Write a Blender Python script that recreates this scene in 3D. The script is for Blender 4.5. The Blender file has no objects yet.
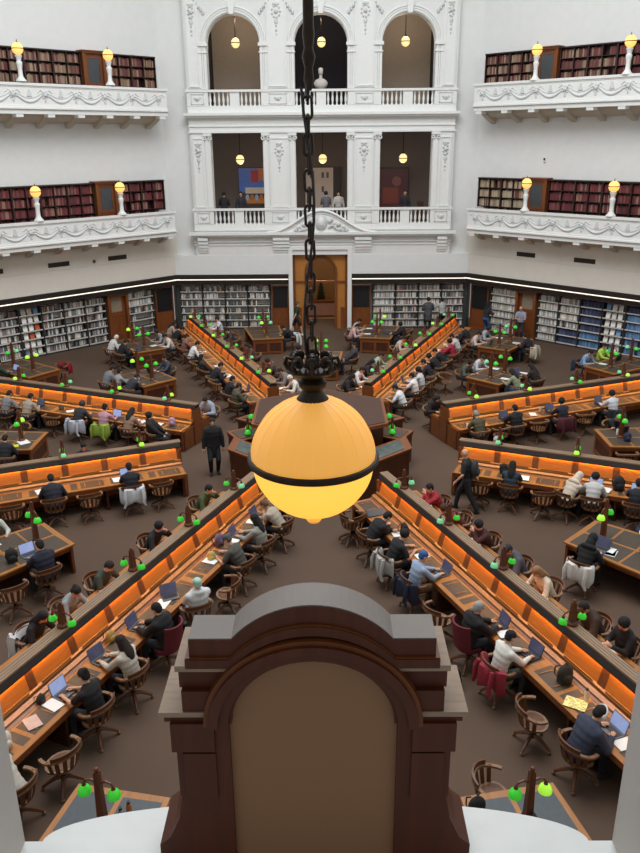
import bpy, bmesh, math, random
from mathutils import Vector, Matrix
random.seed(7)
C = bpy.context.scene.collection
PI = math.pi
R = math.radians
sin, cos = math.sin, math.cos
A = 17.375                      # apothem of the octagonal room
TW = A*math.tan(PI/8)

# ------------------------------------------------------------------ helpers
def lin(h):
    h = h.lstrip('#')
    v = [int(h[i:i+2], 16)/255 for i in (0, 2, 4)]
    return tuple((c/12.92 if c <= .04045 else ((c+.055)/1.055)**2.4) for c in v)+(1,)

MATS = {}
def mat(name, hx, rough=.6, metal=0, var=.12, scale=8, emit=0, ecol=None, kind='noise', coat=0, bump=0, stretch=(1, 1, 1)):
    if name in MATS: return MATS[name]
    m = bpy.data.materials.new(name); m.use_nodes = True
    nt = m.node_tree; b = nt.nodes['Principled BSDF']
    c = lin(hx)
    tc = nt.nodes.new('ShaderNodeTexCoord'); mp = nt.nodes.new('ShaderNodeMapping')
    mp.inputs['Scale'].default_value = stretch
    nt.links.new(tc.outputs['Object'], mp.inputs['Vector'])
    if kind == 'wave':
        t = nt.nodes.new('ShaderNodeTexNoise'); t.inputs['Scale'].default_value = scale
        t.inputs['Detail'].default_value = 5; t.inputs['Distortion'].default_value = .6
        if tuple(stretch) == (1, 1, 1): mp.inputs['Scale'].default_value = (1, 9, 9)
        fac = t.outputs['Fac']
    elif kind == 'voronoi':
        t = nt.nodes.new('ShaderNodeTexVoronoi'); t.inputs['Scale'].default_value = scale
        fac = t.outputs['Distance']
    else:
        t = nt.nodes.new('ShaderNodeTexNoise'); t.inputs['Scale'].default_value = scale
        t.inputs['Detail'].default_value = 4
        fac = t.outputs['Fac']
    nt.links.new(mp.outputs['Vector'], t.inputs['Vector'])
    r = nt.nodes.new('ShaderNodeValToRGB')
    r.color_ramp.elements[0].position = .25; r.color_ramp.elements[1].position = .75
    r.color_ramp.elements[0].color = tuple(max(0, x*(1-var)) for x in c[:3])+(1,)
    r.color_ramp.elements[1].color = tuple(min(1, x*(1+var)) for x in c[:3])+(1,)
    nt.links.new(fac, r.inputs['Fac'])
    nt.links.new(r.outputs['Color'], b.inputs['Base Color'])
    b.inputs['Roughness'].default_value = rough; b.inputs['Metallic'].default_value = metal
    b.inputs['Coat Weight'].default_value = coat
    if emit:
        b.inputs['Emission Color'].default_value = lin(ecol or hx)
        b.inputs['Emission Strength'].default_value = emit
    if bump:
        bn = nt.nodes.new('ShaderNodeBump'); bn.inputs['Strength'].default_value = bump
        bn.inputs['Distance'].default_value = .02
        nt.links.new(fac, bn.inputs['Height']); nt.links.new(bn.outputs['Normal'], b.inputs['Normal'])
    MATS[name] = m
    return m

white = mat('white plaster', '#dddfdd', .75, var=.025, scale=3)
shelflight = mat('shelf light tube', '#f4f2ea', .5, emit=.9, ecol='#fff3df', var=0)
whiter = mat('painted moulding', '#e3e5e2', .6, var=.03, scale=12)
relief = mat('relief plaster', '#ced1d0', .7, var=.06, scale=20)
cream = mat('shade-tinted plaster', '#beb4a3', .75, var=.03, scale=2)  # tan shading beneath the balconies, put into the plaster colour
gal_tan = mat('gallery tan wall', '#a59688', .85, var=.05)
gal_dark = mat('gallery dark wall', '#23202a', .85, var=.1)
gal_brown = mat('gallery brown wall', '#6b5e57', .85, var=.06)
carpet = mat('carpet', '#544235', .85, var=.16, scale=.35, bump=.0)
carpet.node_tree.nodes['Principled BSDF'].inputs['Specular IOR Level'].default_value = .35
dkwood = mat('dark stained wood', '#442413', .42, kind='wave', scale=2, var=.3, stretch=(5, 5, 1))
mdwood = mat('brown polished wood', '#75411f', .38, kind='wave', scale=2.5, var=.25, stretch=(5, 5, 1))
oak = mat('oak strip', '#99642f', .4, kind='wave', scale=3, var=.22)
capwood = mat('weathered cap wood', '#8a7158', .5, kind='wave', scale=3, var=.25)
capdark = mat('black fascia wood', '#1d1410', .55, var=.2)
panelw = mat('warm panel wood', '#cb7527', .5, kind='wave', scale=2.5, var=.14)
leather = mat('brown leather pad', '#453a2f', .45, var=.18, scale=14)
leatherg = mat('slate leather pad', '#3f464b', .5, var=.12, scale=14)
chairw = mat('chair wood', '#5a371f', .4, kind='wave', scale=6, var=.3)
chairp = mat('worn pale chair wood', '#7c5c41', .42, var=.25, scale=18)
maroon = mat('maroon upholstery', '#5e1520', .8, var=.15, scale=30)
iron = mat('blackened bronze', '#2a2018', .45, metal=.6, var=.3, scale=20)
brass = mat('aged brass', '#6d4a26', .4, metal=.7, var=.2, scale=30)
steel = mat('shelf steel', '#3a3b3b', .5, metal=.3, var=.1)
shelfw = mat('pale shelf panel', '#c4c1ba', .6, var=.05)
blackm = mat('black panel', '#101113', .5, var=.2)
glow_strip = mat('warm strip light', '#ffdf9a', .5, emit=25, ecol='#ffc066', var=0)
lampglow = mat('amber globe glass', '#dfa856', .5, emit=.52, ecol='#f5ae4c', var=.05, scale=5)
lampglow2 = mat('bright amber globe glass', '#f3bf55', .45, emit=.95, ecol='#fbc04a', var=.04, scale=5)
globe = mat('small amber globe', '#f4c070', .4, emit=1.0, ecol='#ffc468', var=.03)
globey = mat('pale lit globe', '#f6e0a0', .4, emit=1.1, ecol='#ffe39a', var=.03)
green = mat('green glass shade', '#2fae2a', .25, emit=.45, ecol='#36c92e', var=.15, scale=25, coat=.4)
greeny = mat('lime glass shade', '#8fdc3a', .25, emit=.7, ecol='#a9ec3e', var=.12, scale=25, coat=.4)
greenp = mat('mint glass shade', '#6fc48c', .3, emit=.35, ecol='#7fd69c', var=.12, scale=25)
glass = mat('display glass', '#59615e', .08, var=.3, scale=9)
marble = mat('white marble', '#c8ccc9', .4, var=.1, scale=4)
jambm = mat('grey painted jamb', '#c2bdb7', .6, var=.03)
ventm = mat('vent grille', '#2f2a25', .6, var=.3, scale=30)
greytop = mat('grey hood top', '#7d7670', .7, var=.08, scale=6)  # grey upper faces of the brown hood
greyed = mat('pale oak ledge', '#8d7760', .6, kind='wave', scale=5, var=.2)  # shelves paler than the rest of the case
clockw = mat('clock case mahogany', '#4c2412', .5, kind='wave', scale=3, var=.2, stretch=(9, 9, 1))
clockl = mat('clock case lighter mahogany', '#673818', .45, kind='wave', scale=3, var=.15, stretch=(9, 9, 1))
for m_ in (clockw, clockl): m_.node_tree.nodes['Principled BSDF'].inputs['Specular IOR Level'].default_value = .25
clockp = mat('clock back panel', '#85603f', .7, var=.03, scale=2)
paper = mat('white paper', '#dfe0dd', .8, var=.03)
papery = mat('yellow patterned paper', '#dccf86', .8, var=.35, scale=26, kind='voronoi')
lapm = mat('laptop body', '#6f7072', .4, metal=.5, var=.05)
lapd = mat('dark laptop body', '#26272b', .4, var=.1)
screen = mat('lit blue screen', '#8c9cc8', .3, emit=.4, ecol='#9caedd', var=.2, scale=9)
screend = mat('dim screen', '#484b63', .25, emit=.10, ecol='#6c6f96', var=.25, scale=7)
eyem = mat('eye', '#1a1210', .3, var=.1)
lipm = mat('lips', '#8f4a40', .5, var=.1)
SK = [mat('skin light', '#c99a7c', .6, var=.05), mat('skin tan', '#a87452', .6, var=.05), mat('skin brown', '#7a4e34', .6, var=.05)]

def tag(o, label=None, cat=None, group=None, kind=None):
    if label: o['label'] = label
    if cat: o['category'] = cat
    if group: o['group'] = group
    if kind: o['kind'] = kind
    return o

class MB:
    def __init__(s, M=None): s.v = []; s.f = []; s.m = []; s.M = M
    def add(s, vs, fs, m=0):
        n = len(s.v)
        s.v += [tuple(s.M @ Vector(p)) for p in vs] if s.M else [tuple(p) for p in vs]
        s.f += [tuple(i+n for i in f) for f in fs]; s.m += [m]*len(fs)
        return s
    def hexa(s, p, m=0):        # 4 bottom + 4 top
        return s.add(p, [(3, 2, 1, 0), (4, 5, 6, 7), (0, 1, 5, 4), (1, 2, 6, 5), (2, 3, 7, 6), (3, 0, 4, 7)], m)
    def box(s, x0, x1, y0, y1, z0, z1, m=0):
        return s.hexa([(x0, y0, z0), (x1, y0, z0), (x1, y1, z0), (x0, y1, z0), (x0, y0, z1), (x1, y0, z1), (x1, y1, z1), (x0, y1, z1)], m)
    def prism(s, poly, z0, z1, m=0):
        n = len(poly)
        vs = [(x, y, z0) for x, y in poly]+[(x, y, z1) for x, y in poly]
        return s.add(vs, [tuple(range(n))[::-1], tuple(range(n, 2*n))]+[(i, (i+1) % n, (i+1) % n+n, i+n) for i in range(n)], m)
    def extr(s, poly, y0, y1, m=0):      # polygon in xz extruded along y
        n = len(poly)
        vs = [(x, y0, z) for x, z in poly]+[(x, y1, z) for x, z in poly]
        return s.add(vs, [tuple(range(n)), tuple(range(n, 2*n))[::-1]]+[(i, i+n, (i+1) % n+n, (i+1) % n) for i in range(n)], m)
    def extx(s, poly, x0, x1, m=0):      # polygon in yz extruded along x
        n = len(poly)
        vs = [(x0, y, z) for y, z in poly]+[(x1, y, z) for y, z in poly]
        return s.add(vs, [tuple(range(n))[::-1], tuple(range(n, 2*n))]+[(i, (i+1) % n, (i+1) % n+n, i+n) for i in range(n)], m)
    def lathe(s, prof, c=(0, 0, 0), seg=16, m=0, sx=1, sy=1):
        n = len(prof); vs = []; fs = []
        for i in range(seg):
            a = 2*PI*i/seg
            for r_, z in prof: vs.append((c[0]+cos(a)*r_*sx, c[1]+sin(a)*r_*sy, c[2]+z))
        for i in range(seg):
            j = (i+1) % seg
            for k in range(n-1): fs.append((i*n+k, j*n+k, j*n+k+1, i*n+k+1))
        if prof[0][0] > 1e-4: fs.append(tuple(i*n for i in range(seg))[::-1])
        if prof[-1][0] > 1e-4: fs.append(tuple(i*n+n-1 for i in range(seg)))
        return s.add(vs, fs, m)
    def tube(s, pts, rr, seg=8, m=0, cap=True):
        pts = [Vector(p) for p in pts]; n = len(pts)
        if not hasattr(rr, '__len__'): rr = [rr]*n
        vs = []; up = None
        for i, p in enumerate(pts):
            d = (pts[min(i+1, n-1)]-pts[max(i-1, 0)]).normalized()
            if up is None: up = Vector((0, 0, 1)) if abs(d.z) < .9 else Vector((0, 1, 0))
            a = d.cross(up).normalized(); b = a.cross(d); up = b
            for k in range(seg):
                t = 2*PI*k/seg; vs.append(p+(a*cos(t)+b*sin(t))*rr[i])
        fs = [(i*seg+k, i*seg+(k+1) % seg, (i+1)*seg+(k+1) % seg, (i+1)*seg+k) for i in range(n-1) for k in range(seg)]
        if cap: fs += [tuple(range(seg))[::-1], tuple(range((n-1)*seg, n*seg))]
        return s.add(vs, fs, m)
    def caps(s, p0, p1, r0, r1, seg=10):  # tapered capsule
        p0 = Vector(p0); p1 = Vector(p1); d = (p1-p0).normalized()
        pts = [p0-d*r0*.98, p0-d*r0*.7, p0-d*r0*.3, p0, p0.lerp(p1, .5), p1, p1+d*r1*.3, p1+d*r1*.7, p1+d*r1*.98]
        return s.tube(pts, [r0*.2, r0*.7, r0*.95, r0, (r0+r1)/2, r1, r1*.95, r1*.7, r1*.2], seg)
    def ball(s, c, r, seg=12, rings=8, m=0, T=None):
        if not hasattr(r, '__len__'): r = (r, r, r)
        vs = [(0, 0, 1)]+[(sin(PI*i/rings)*cos(2*PI*k/seg), sin(PI*i/rings)*sin(2*PI*k/seg), cos(PI*i/rings)) for i in range(1, rings) for k in range(seg)]+[(0, 0, -1)]
        vs = [Vector((x*r[0], y*r[1], z*r[2])) for x, y, z in vs]
        if T: vs = [T @ v for v in vs]
        vs = [v+Vector(c) for v in vs]
        fs = [(0, 1+k, 1+(k+1) % seg) for k in range(seg)]
        for i in range(rings-2):
            fs += [(1+i*seg+k, 1+(i+1)*seg+k, 1+(i+1)*seg+(k+1) % seg, 1+i*seg+(k+1) % seg) for k in range(seg)]
        l = len(vs)-1; b = 1+(rings-2)*seg
        fs += [(l, b+(k+1) % seg, b+k) for k in range(seg)]
        return s.add(vs, fs, m)
    def mesh(s, name, mats, smooth=False):
        me = bpy.data.meshes.new(name); me.from_pydata(s.v, [], s.f)
        if not isinstance(mats, (list, tuple)): mats = [mats]
        for m in mats: me.materials.append(m)
        me.polygons.foreach_set('material_index', s.m)
        bm = bmesh.new(); bm.from_mesh(me); bmesh.ops.recalc_face_normals(bm, faces=bm.faces); bm.to_mesh(me); bm.free()
        if smooth: me.polygons.foreach_set('use_smooth', [True]*len(me.polygons)); me.set_sharp_from_angle(angle=R(50))
        return me
    def build(s, name, mats, parent=None, smooth=False):
        return link(name, s.mesh(name, mats, smooth), parent)

def link(name, me, parent=None, M=None):
    o = bpy.data.objects.new(name, me); C.objects.link(o)
    if parent: o.parent = parent
    if M is not None: o.matrix_basis = M
    return o
def empty(name, loc=(0, 0, 0), rz=0):
    o = bpy.data.objects.new(name, None); o.empty_display_size = .1; C.objects.link(o)
    o.location = loc; o.rotation_euler = (0, 0, rz); return o
def thing(name, label, cat, loc=(0, 0, 0), rz=0, group=None):
    return tag(empty(name, loc, rz), label, cat, group)
def copy_tree(o, parent=None):
    c = o.copy(); C.objects.link(c); c.parent = parent
    for ch in [x for x in o.children]: copy_tree(ch, c)
    return c
def struct(o): o['kind'] = 'structure'; return o

def wallM(s, off=0):
    """frame on the side wall: local x runs along the wall away from the back corner, local -y points into the room"""
    ax = Vector((s, -1, 0)).normalized(); ay = Vector((s, 1, 0)).normalized()   # ay outwards
    if s < 0: ax = Vector((-1, -1, 0)).normalized(); ay = Vector((-1, 1, 0)).normalized()
    o = Vector((s*TW, A, 0))-ay*off
    return Matrix(((ax.x, ay.x, 0, o.x), (ax.y, ay.y, 0, o.y), (0, 0, 1, 0), (0, 0, 0, 1)))

# ------------------------------------------------------------------ floor, outer walls
f = MB(); f.prism([(cos(R(22.5+45*k))*21.6, sin(R(22.5+45*k))*21.6) for k in range(8)], -.2, 0)
struct(f.build('floor', carpet))
WL = 2*TW
UP = .33                         # upper wall plane is set back behind the lower wall face
def side_wall(name, s):
    M = wallM(s)
    b = MB(M)
    b.box(-.2, WL+.3, 0, .5, 3.73, 4.75, 2)
    b.box(-.2, WL+.3, -.03, .5, 2.8, 3.70, 2)
    b.box(-.2, WL+.3, 0.02, .5, 3.70, 3.73, 1)
    b.box(-.15, WL+.3, UP, .8, 4.75, 19)
    b.box(-.2, WL+.3, .75, .9, 0, 2.8)
    o = struct(b.build(name, [white, relief, mat('lamp-tinted lower plaster', '#d8d3c8', .75, var=.03, scale=2)]))  # lower wall colour includes the warm cast of the lamps
    t = MB(M)
    t.box(-.1, WL+.2, -.16, .4, 2.66, 2.8); t.box(-.1, WL+.2, -.05, .5, 2.3, 2.66)
    t.box(-.1, WL+.2, -.19, -.15, 2.55, 2.59, 1)
    struct(t.build('trim_'+name.split('_', 1)[1], [capdark, shelflight]))
    return M
ML = side_wall('wall_left_rear', -1); MR = side_wall('wall_right_rear', 1)
for nm, a in (('wall_left', 180), ('wall_right', 0), ('wall_left_front', 225), ('wall_right_front', 315)):
    b = MB(Matrix.Rotation(R(a), 4, 'Z')); b.box(A+.4, A+.8, -TW-.3, TW+.3, 0, 19)
    struct(b.build(nm, white))

# ------------------------------------------------------------------ back facade
Y = A
bays = [(-3.92, 1.2), (.04, 1.2), (4.0, 1.2)]
XL, XR = -6.1, 6.22
b = MB()
for (x0, x1) in ((-TW-.5, XL), (XR, TW+.5)): b.box(x0, x1, Y+.32, Y+.9, 3.73, 19)
def arch(b, x0, x1, z0, z1, cx, hw, zs, y0, y1, m=0, n=16):
    b.box(x0, cx-hw, y0, y1, z0, z1, m); b.box(cx+hw, x1, y0, y1, z0, z1, m)
    for i in range(n):
        a0 = PI-PI*i/n; a1 = PI-PI*(i+1)/n
        xa, za, xb, zb = cx+hw*cos(a0), zs+hw*sin(a0), cx+hw*cos(a1), zs+hw*sin(a1)
        b.extr([(xa, za), (xb, zb), (xb, z1), (xa, z1)], y0, y1, m)
cuts = [XL, -1.94, 2.02, XR]
for i, (cx, hw) in enumerate(bays):
    arch(b, cuts[i], cuts[i+1], 10.0, 16.2, cx, hw, 13.1, Y, Y+.7)
    b.box(cuts[i], cx-1.22, Y, Y+.7, 5.0, 9.33); b.box(cx+1.22, cuts[i+1], Y, Y+.7, 5.0, 9.33)
b.box(XL, XR, Y, Y+.7, 9.33, 10.0)
b.box(XL, XR, Y-.02, Y+.7, 3.73, 5.2)
b.box(XL, XR, Y, Y+.7, 16.2, 19)
# hole for the entrance: lower wall right and left of it
for (x0, x1) in ((-TW-.1, -1.62), (1.46, TW+.1)): b.box(x0, x1, Y-.03, Y+.5, 2.8, 3.73)
b.box(-1.62, 1.46, Y-.0, Y+.5, 4.0, 4.2)
b.box(-TW, -1.62, Y+.75, Y+.9, 0, 2.8); b.box(1.46, TW, Y+.75, Y+.9, 0, 2.8)
wb = struct(b.build('wall_back', white))
# remove part of wall where the entrance is handled by pieces above
m = MB()
for x in (-1.62, 1.28): m.box(x, x+.2, Y-.1, Y+.45, 0, 3.98)
m.box(-1.62, 1.48, Y-.1, Y+.45, 3.98, 4.12)
m.build('entrance_jamb', whiter, wb)
m = MB()
for (x0, x1) in ((-TW-.1, -1.64), (1.5, TW+.1)):
    m.box(x0, x1, Y-.16, Y+.4, 2.66, 2.8); m.box(x0, x1, Y-.05, Y+.5, 2.3, 2.66); m.box(x0, x1, Y-.19, Y-.15, 2.55, 2.59, 1)
for s_ in (-1, 1): m.prism([(s_*7.08, Y+.27), (s_*7.26, Y+.2), (s_*7.5, Y+.7), (s_*7.08, Y+.7)][::s_], 0, 2.3, 2)
struct(m.build('trim_back', [capdark, shelflight, steel]))
# cornices / ledges
m = MB()
for z, h, d in ((10.0, .08, .22), (10.08, .12, .32), (9.33, .08, .08), (9.6, .05, .05)): m.box(XL-d*.6, XR+d*.6, Y-d, Y+.1, z, z+h)
for z, h, d in ((4.62, .1, .28), (4.72, .12, .4), (4.2, .06, .06), (4.35, .05, .1)): m.box(XL-d*.6, XR+d*.6, Y-d, Y+.1, z, z+h)
for z, h, d in ((15.1, .08, .12), (15.4, .2, .3)): m.box(XL-d*.6, XR+d*.6, Y-d, Y+.1, z, z+h)
m.build('cornice', whiter, wb)
# parapets with balusters
balprof = [(.05, 0), (.05, .03), (.03, .06), (.045, .12), (.058, .2), (.045, .3), (.028, .4), (.045, .45), (.05, .5)]
balme = None
mb_ = MB(); mb_.lathe(balprof, seg=8); balme = mb_.mesh('baluster', whiter, True)
for z0 in (10.2, 4.92):
    p = MB()
    h = .98 if z0 > 9 else 1.02
    p.box(XL-.06, XR+.06, Y-.16, Y+.1, z0+h-.1, z0+h)
    p.box(XL, XR, Y-.1, Y+.06, z0, z0+.3)
    for cx, hw in bays:
        p.box(cx-.22, cx+.22, Y-.1, Y+.06, z0+.3, z0+h-.1)
        for k in range(10):
            x = cx+(-1.12+k*.2 if k < 5 else .32+(k-5)*.2)
            link('baluster', balme, wb, Matrix.Translation((x, Y-.02, z0+.3)) @ Matrix.Diagonal((1, 1, 1.16, 1)))
    xs = [(XL, bays[0][0]-1.22), (bays[0][0]+1.22, bays[1][0]-1.22), (bays[1][0]+1.22, bays[2][0]-1.22), (bays[2][0]+1.22, XR)]
    for x0, x1 in xs:
        p.box(x0, x1, Y-.12, Y+.06, z0+.3, z0+h-.1)
        cx = (x0+x1)/2
        w = min(.4, (x1-x0)*.3)
        for (a0, a1, c0, c1) in ((cx-w, cx+w, z0+h-.2, z0+h-.17), (cx-w, cx+w, z0+.36, z0+.39), (cx-w, cx-w+.03, z0+.36, z0+h-.17), (cx+w-.03, cx+w, z0+.36, z0+h-.17)):
            p.box(a0, a1, Y-.15, Y-.1, c0, c1, 1)
        p.tube([(cx-.14+.28*t/6, Y-.14, z0+.66-.13*sin(PI*t/6)) for t in range(7)], .035, 6, 1)
        p.ball((cx, Y-.14, z0+.6), .07, 8, 5, 1)
    p.build('parapet', [whiter, relief], wb)
# arch mouldings, imposts, keystones
m = MB()
for cx, hw in bays:
    for rr, w, d in ((1.27, .05, .07), (1.47, .045, .09), (1.37, .03, .05)):
        m.tube([(cx+rr*cos(PI*i/24), Y-.01, 13.1+rr*sin(PI*i/24)) for i in range(25)], w, 6)
        for sx in (-1, 1): m.box(cx+sx*rr-w, cx+sx*rr+w, Y-.05, Y+.02, 11.2, 13.1)
    for sx in (-1, 1):
        m.box(cx+sx*1.36-.22, cx+sx*1.36+.22, Y-.12, Y+.05, 12.98, 13.12); m.box(cx+sx*1.36-.2, cx+sx*1.36+.2, Y-.09, Y+.05, 12.7, 12.75)
    m.extr([(cx-.1, 14.25), (cx+.1, 14.25), (cx+.16, 14.75), (cx-.16, 14.75)], Y-.16, Y)
m.build('arch_moulding', whiter, wb)
# pilasters with ornament
m = MB()
def frame(m, x0, x1, z0, z1, y, t=.035, d=.04, k=0):
    m.box(x0, x1, y-d, y, z0, z0+t, k); m.box(x0, x1, y-d, y, z1-t, z1, k)
    m.box(x0, x0+t, y-d, y, z0+t, z1-t, k); m.box(x1-t, x1, y-d, y, z0+t, z1-t, k)
pil = [(-5.72, .24), (-1.94, .4), (2.02, .4), (5.82, .24)]
for cx, w in pil:
    for z0, z1 in ((11.3, 15.0), (6.0, 9.2)):
        m.box(cx-w-.06, cx+w+.06, Y-.06, Y, z0-.05, z1+.05)
        frame(m, cx-w, cx+w, z0, z1-.1, Y-.06)
        zt = z1-.3
        for k in range(9):           # ribboned wreath and husk drop
            a = 2*PI*k/9; m.ball((cx+w*.45*cos(a), Y-.08, zt-.35+.24*sin(a)), .05, 6, 4, 1)
        m.ball((cx, Y-.09, zt-.35), .09, 8, 5, 1)
        m.ball((cx, Y-.08, zt-.05), (.16, .05, .06), 8, 5, 1)
        for k, r_ in enumerate((.11, .05, .07, .04)): m.ball((cx, Y-.08, zt-.75-k*.17), (r_*.8, .04, r_), 6, 5, 1)
for cx, hw in bays:              # capitals beside the lower openings, spandrel foliage
    for sx in (-1, 1):
        x = cx+sx*1.36
        m.box(x-.1, x+.1, Y-.05, Y, 6.0, 8.95)
        for q in (-1, 1): m.tube([(x+q*.13+.07*cos(t*PI/4), Y-.08, 9.1+.07*sin(t*PI/4)) for t in range(9)], .03, 6, 0)
        m.box(x-.2, x+.2, Y-.12, Y, 9.2, 9.32)
        for k in range(7): m.ball((cx+sx*(1.25+.1*k % .5), Y-.03, 14.25+.13*k % .6+.05), .07, 6, 4, 1)
        frame(m, cx+sx*1.1-.45 if sx > 0 else cx-1.1-.2, cx+sx*1.1+.2 if sx > 0 else cx-1.1+.45, 14.95, 15.05, Y, .02)
m.build('pilaster', [whiter, relief], wb)
# consoles below the ledge
m = MB()
for cx, w in pil:
    for k, (z, d) in enumerate(((4.45, .3), (4.28, .24), (4.12, .18), (3.98, .12), (3.86, .06))):
        m.box(cx-w, cx+w, Y-d, Y, z, z+.14)
m.build('console', whiter, wb)
# curved pediment with crest over the entrance
m = MB()
def pedz(x): t = min(1, abs(x)/2.55); return 4.84+1.0*(.5+.5*cos(PI*t))**1.15
for w_, z_, d_ in ((.07, .0, .42), (.05, -.14, .36)):
    m.tube([(x*.1, Y-d_+.1, pedz(x*.1)+z_) for x in range(-26, 27)], w_, 6)
xs_ = [x*.15 for x in range(-17, 18)]
for i in range(len(xs_)-1):
    m.extr([(xs_[i], 4.8), (xs_[i+1], 4.8), (xs_[i+1], pedz(xs_[i+1])), (xs_[i], pedz(xs_[i]))], Y-.27, Y)
m.ball((0, Y-.34, 5.3), (.28, .12, .36), 12, 8, 1); m.ball((0, Y-.42, 5.32), (.16, .08, .22), 10, 6, 0)
for sx in (-1, 1):
    for k in range(10):
        m.ball((sx*(.4+.09*k), Y-.32, 5.35-.05*k+.12*sin(k*1.7)), (.1, .07, .1), 7, 5, 1)
    m.tube([(sx*(.35+.1*k), Y-.34, 5.05+.1*sin(k)) for k in range(8)], .05, 6, 1)
m.build('pediment', [whiter, relief], wb)

# galleries behind the arcade
for z0_, z1_ in ((4.75, 4.95), (9.75, 10.15), (15.6, 15.8)):
    g = MB(); g.box(-TW, TW, Y+.5, Y+4, z0_, z1_); struct(g.build('floor_gallery' if z0_ < 15 else 'ceiling_gallery', gal_brown))
g = MB()
g.box(-TW, TW, Y+3.9, Y+4.1, 4.9, 9.8, 2)
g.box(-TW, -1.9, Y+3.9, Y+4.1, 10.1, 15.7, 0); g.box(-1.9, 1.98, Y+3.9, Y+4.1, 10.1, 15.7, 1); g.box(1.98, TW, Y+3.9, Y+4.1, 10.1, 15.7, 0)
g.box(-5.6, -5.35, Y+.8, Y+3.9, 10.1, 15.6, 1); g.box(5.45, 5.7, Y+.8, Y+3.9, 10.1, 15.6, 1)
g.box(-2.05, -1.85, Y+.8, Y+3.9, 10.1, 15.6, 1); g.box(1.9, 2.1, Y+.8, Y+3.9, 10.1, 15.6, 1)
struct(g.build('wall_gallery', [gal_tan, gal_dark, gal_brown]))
# foyer beyond the entrance
fo = mat('foyer plaster', '#96795a', .8, var=.06)
g = MB(); g.box(-3.5, 3.5, Y+6, Y+6.2, 0, 4.4); g.box(-3.5, -3.3, Y+.9, Y+6, 0, 4.4); g.box(3.3, 3.5, Y+.9, Y+6, 0, 4.4); g.box(-3.5, 3.5, Y+.9, Y+6, 4.3, 4.5); g.box(-3.5, 3.5, Y+.4, Y+6.2, -.15, -.01)
struct(g.build('wall_foyer', fo))
e = struct(empty('door_1', (0, 0, 0)))
m = MB(); m.box(-1.42, -1.3, Y+.2, Y+.4, 0, 3.98); m.box(1.16, 1.28, Y+.2, Y+.4, 0, 3.98); m.box(-1.3, 1.16, Y+.2, Y+.4, 3.88, 3.98)
m.box(-1.3, 1.16, Y+.2, Y+.36, 2.32, 2.42)
m.build('door_frame', mdwood, e)
pinew = mat('golden foyer wood', '#a9702f', .5, var=.12, kind='wave', scale=2)
m = MB(); arch(m, -1.3, 1.16, 0, 3.88, -.03, .72, 2.85, Y+.26, Y+.36); m.build('arch_surround', pinew, e)
m = MB(); m.tube([(-.03+.74*cos(PI*i/16), Y+.22, 2.85+.74*sin(PI*i/16)) for i in range(17)], .07, 6)
for sx in (-1, 1): m.box(-.03+sx*.74-.07, -.03+sx*.74+.07, Y+.17, Y+.3, 0, 2.85); m.box(-.03+sx*1.1-.12, -.03+sx*1.1+.12, Y+.18, Y+.3, 0, 1.1)
m.build('arch_moulding', mdwood, e)
t = MB(); t.box(-.85, .8, Y+3, Y+3.6, 0, .85, 0); t.box(-.85, .8, Y+2.98, Y+3, .1, .75, 1)
o = t.build('foyer_counter', [mdwood, mat('pink counter front', '#b98a74', .6, var=.05)]); tag(o, 'pale pink fronted counter seen through the central entrance arch', 'counter')
t = MB()
for k in range(8): t.lathe([(.38-.04*k, 0), (.0, .32)], (0, 0, .3+k*.17), 10)
e2 = thing('potted_tree', 'dark conical tree standing in the foyer behind the entrance arch', 'tree', (-.05, Y+4.6, 0))
t.build('foliage', mat('dark evergreen', '#18281c', .8, var=.3, scale=20), e2)
MB().lathe([(.14, 0), (.18, .3)]).build('pot', dkwood, e2)
L = bpy.data.lights.new('foyer_light', 'POINT'); L.energy = 110; L.color = (1, .72, .42); L.shadow_soft_size = .2
lo = bpy.data.objects.new('foyer_light', L); lo.location = (0, Y+3, 3.9); C.objects.link(lo); struct(lo)

def gallery_globe(x, y, z, label, zt, r_=.2, ma=globey):
    t = thing('pendant_lamp', label, 'lamp', (x, y, z))
    MB().ball((0, 0, 0), (r_, r_, r_*1.12), 16, 10).build('globe', ma, t, True)
    q = MB(); q.tube([(0, 0, r_), (0, 0, zt-z)], .02, 6); q.lathe([(.07, r_), (.03, r_+.1)], seg=8); q.build('suspension_rod', iron, t)
    q = MB(); q.lathe([(r_*1.03, -.02), (r_*1.05, 0), (r_*1.03, .02)], seg=16); q.build('band', brass, t)
for x, nm in ((-3.97, 'left'), (.06, 'middle'), (4.0, 'right')):
    gallery_globe(x, Y+1.8, 13.3, 'glowing globe lamp hanging in the %s arch of the upper gallery' % nm, 15.6)
    gallery_globe(x+(.03 if x > 0 else 0), Y+1.8, 8.12, 'glowing globe lamp hanging in the %s opening of the lower gallery' % nm, 9.75)
# bust
t = thing('marble_bust', 'white marble bust on a plinth in the dark middle upper arch', 'statue', (.02, Y+1.2, 10.15))
busm = mat('bust marble', '#c9c4bc', .5, var=.05)
q = MB(); q.box(-.25, .25, -.2, .2, 0, 1.0); q.build('plinth', gal_brown, t)
q = MB(); q.lathe([(.16, 1.0), (.1, 1.06), (.14, 1.12)]); q.ball((0, 0, 1.32), (.33, .18, .24), 12, 8); q.caps((0, 0, 1.45), (0, 0, 1.68), .09, .075); q.ball((0, -.02, 1.83), (.115, .135, .165), 12, 10); q.ball((0, -.15, 1.82), (.022, .03, .04), 6, 5); q.ball((0, .03, 1.92), (.125, .13, .1), 10, 6)
q.build('bust', busm, t, True)
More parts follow.
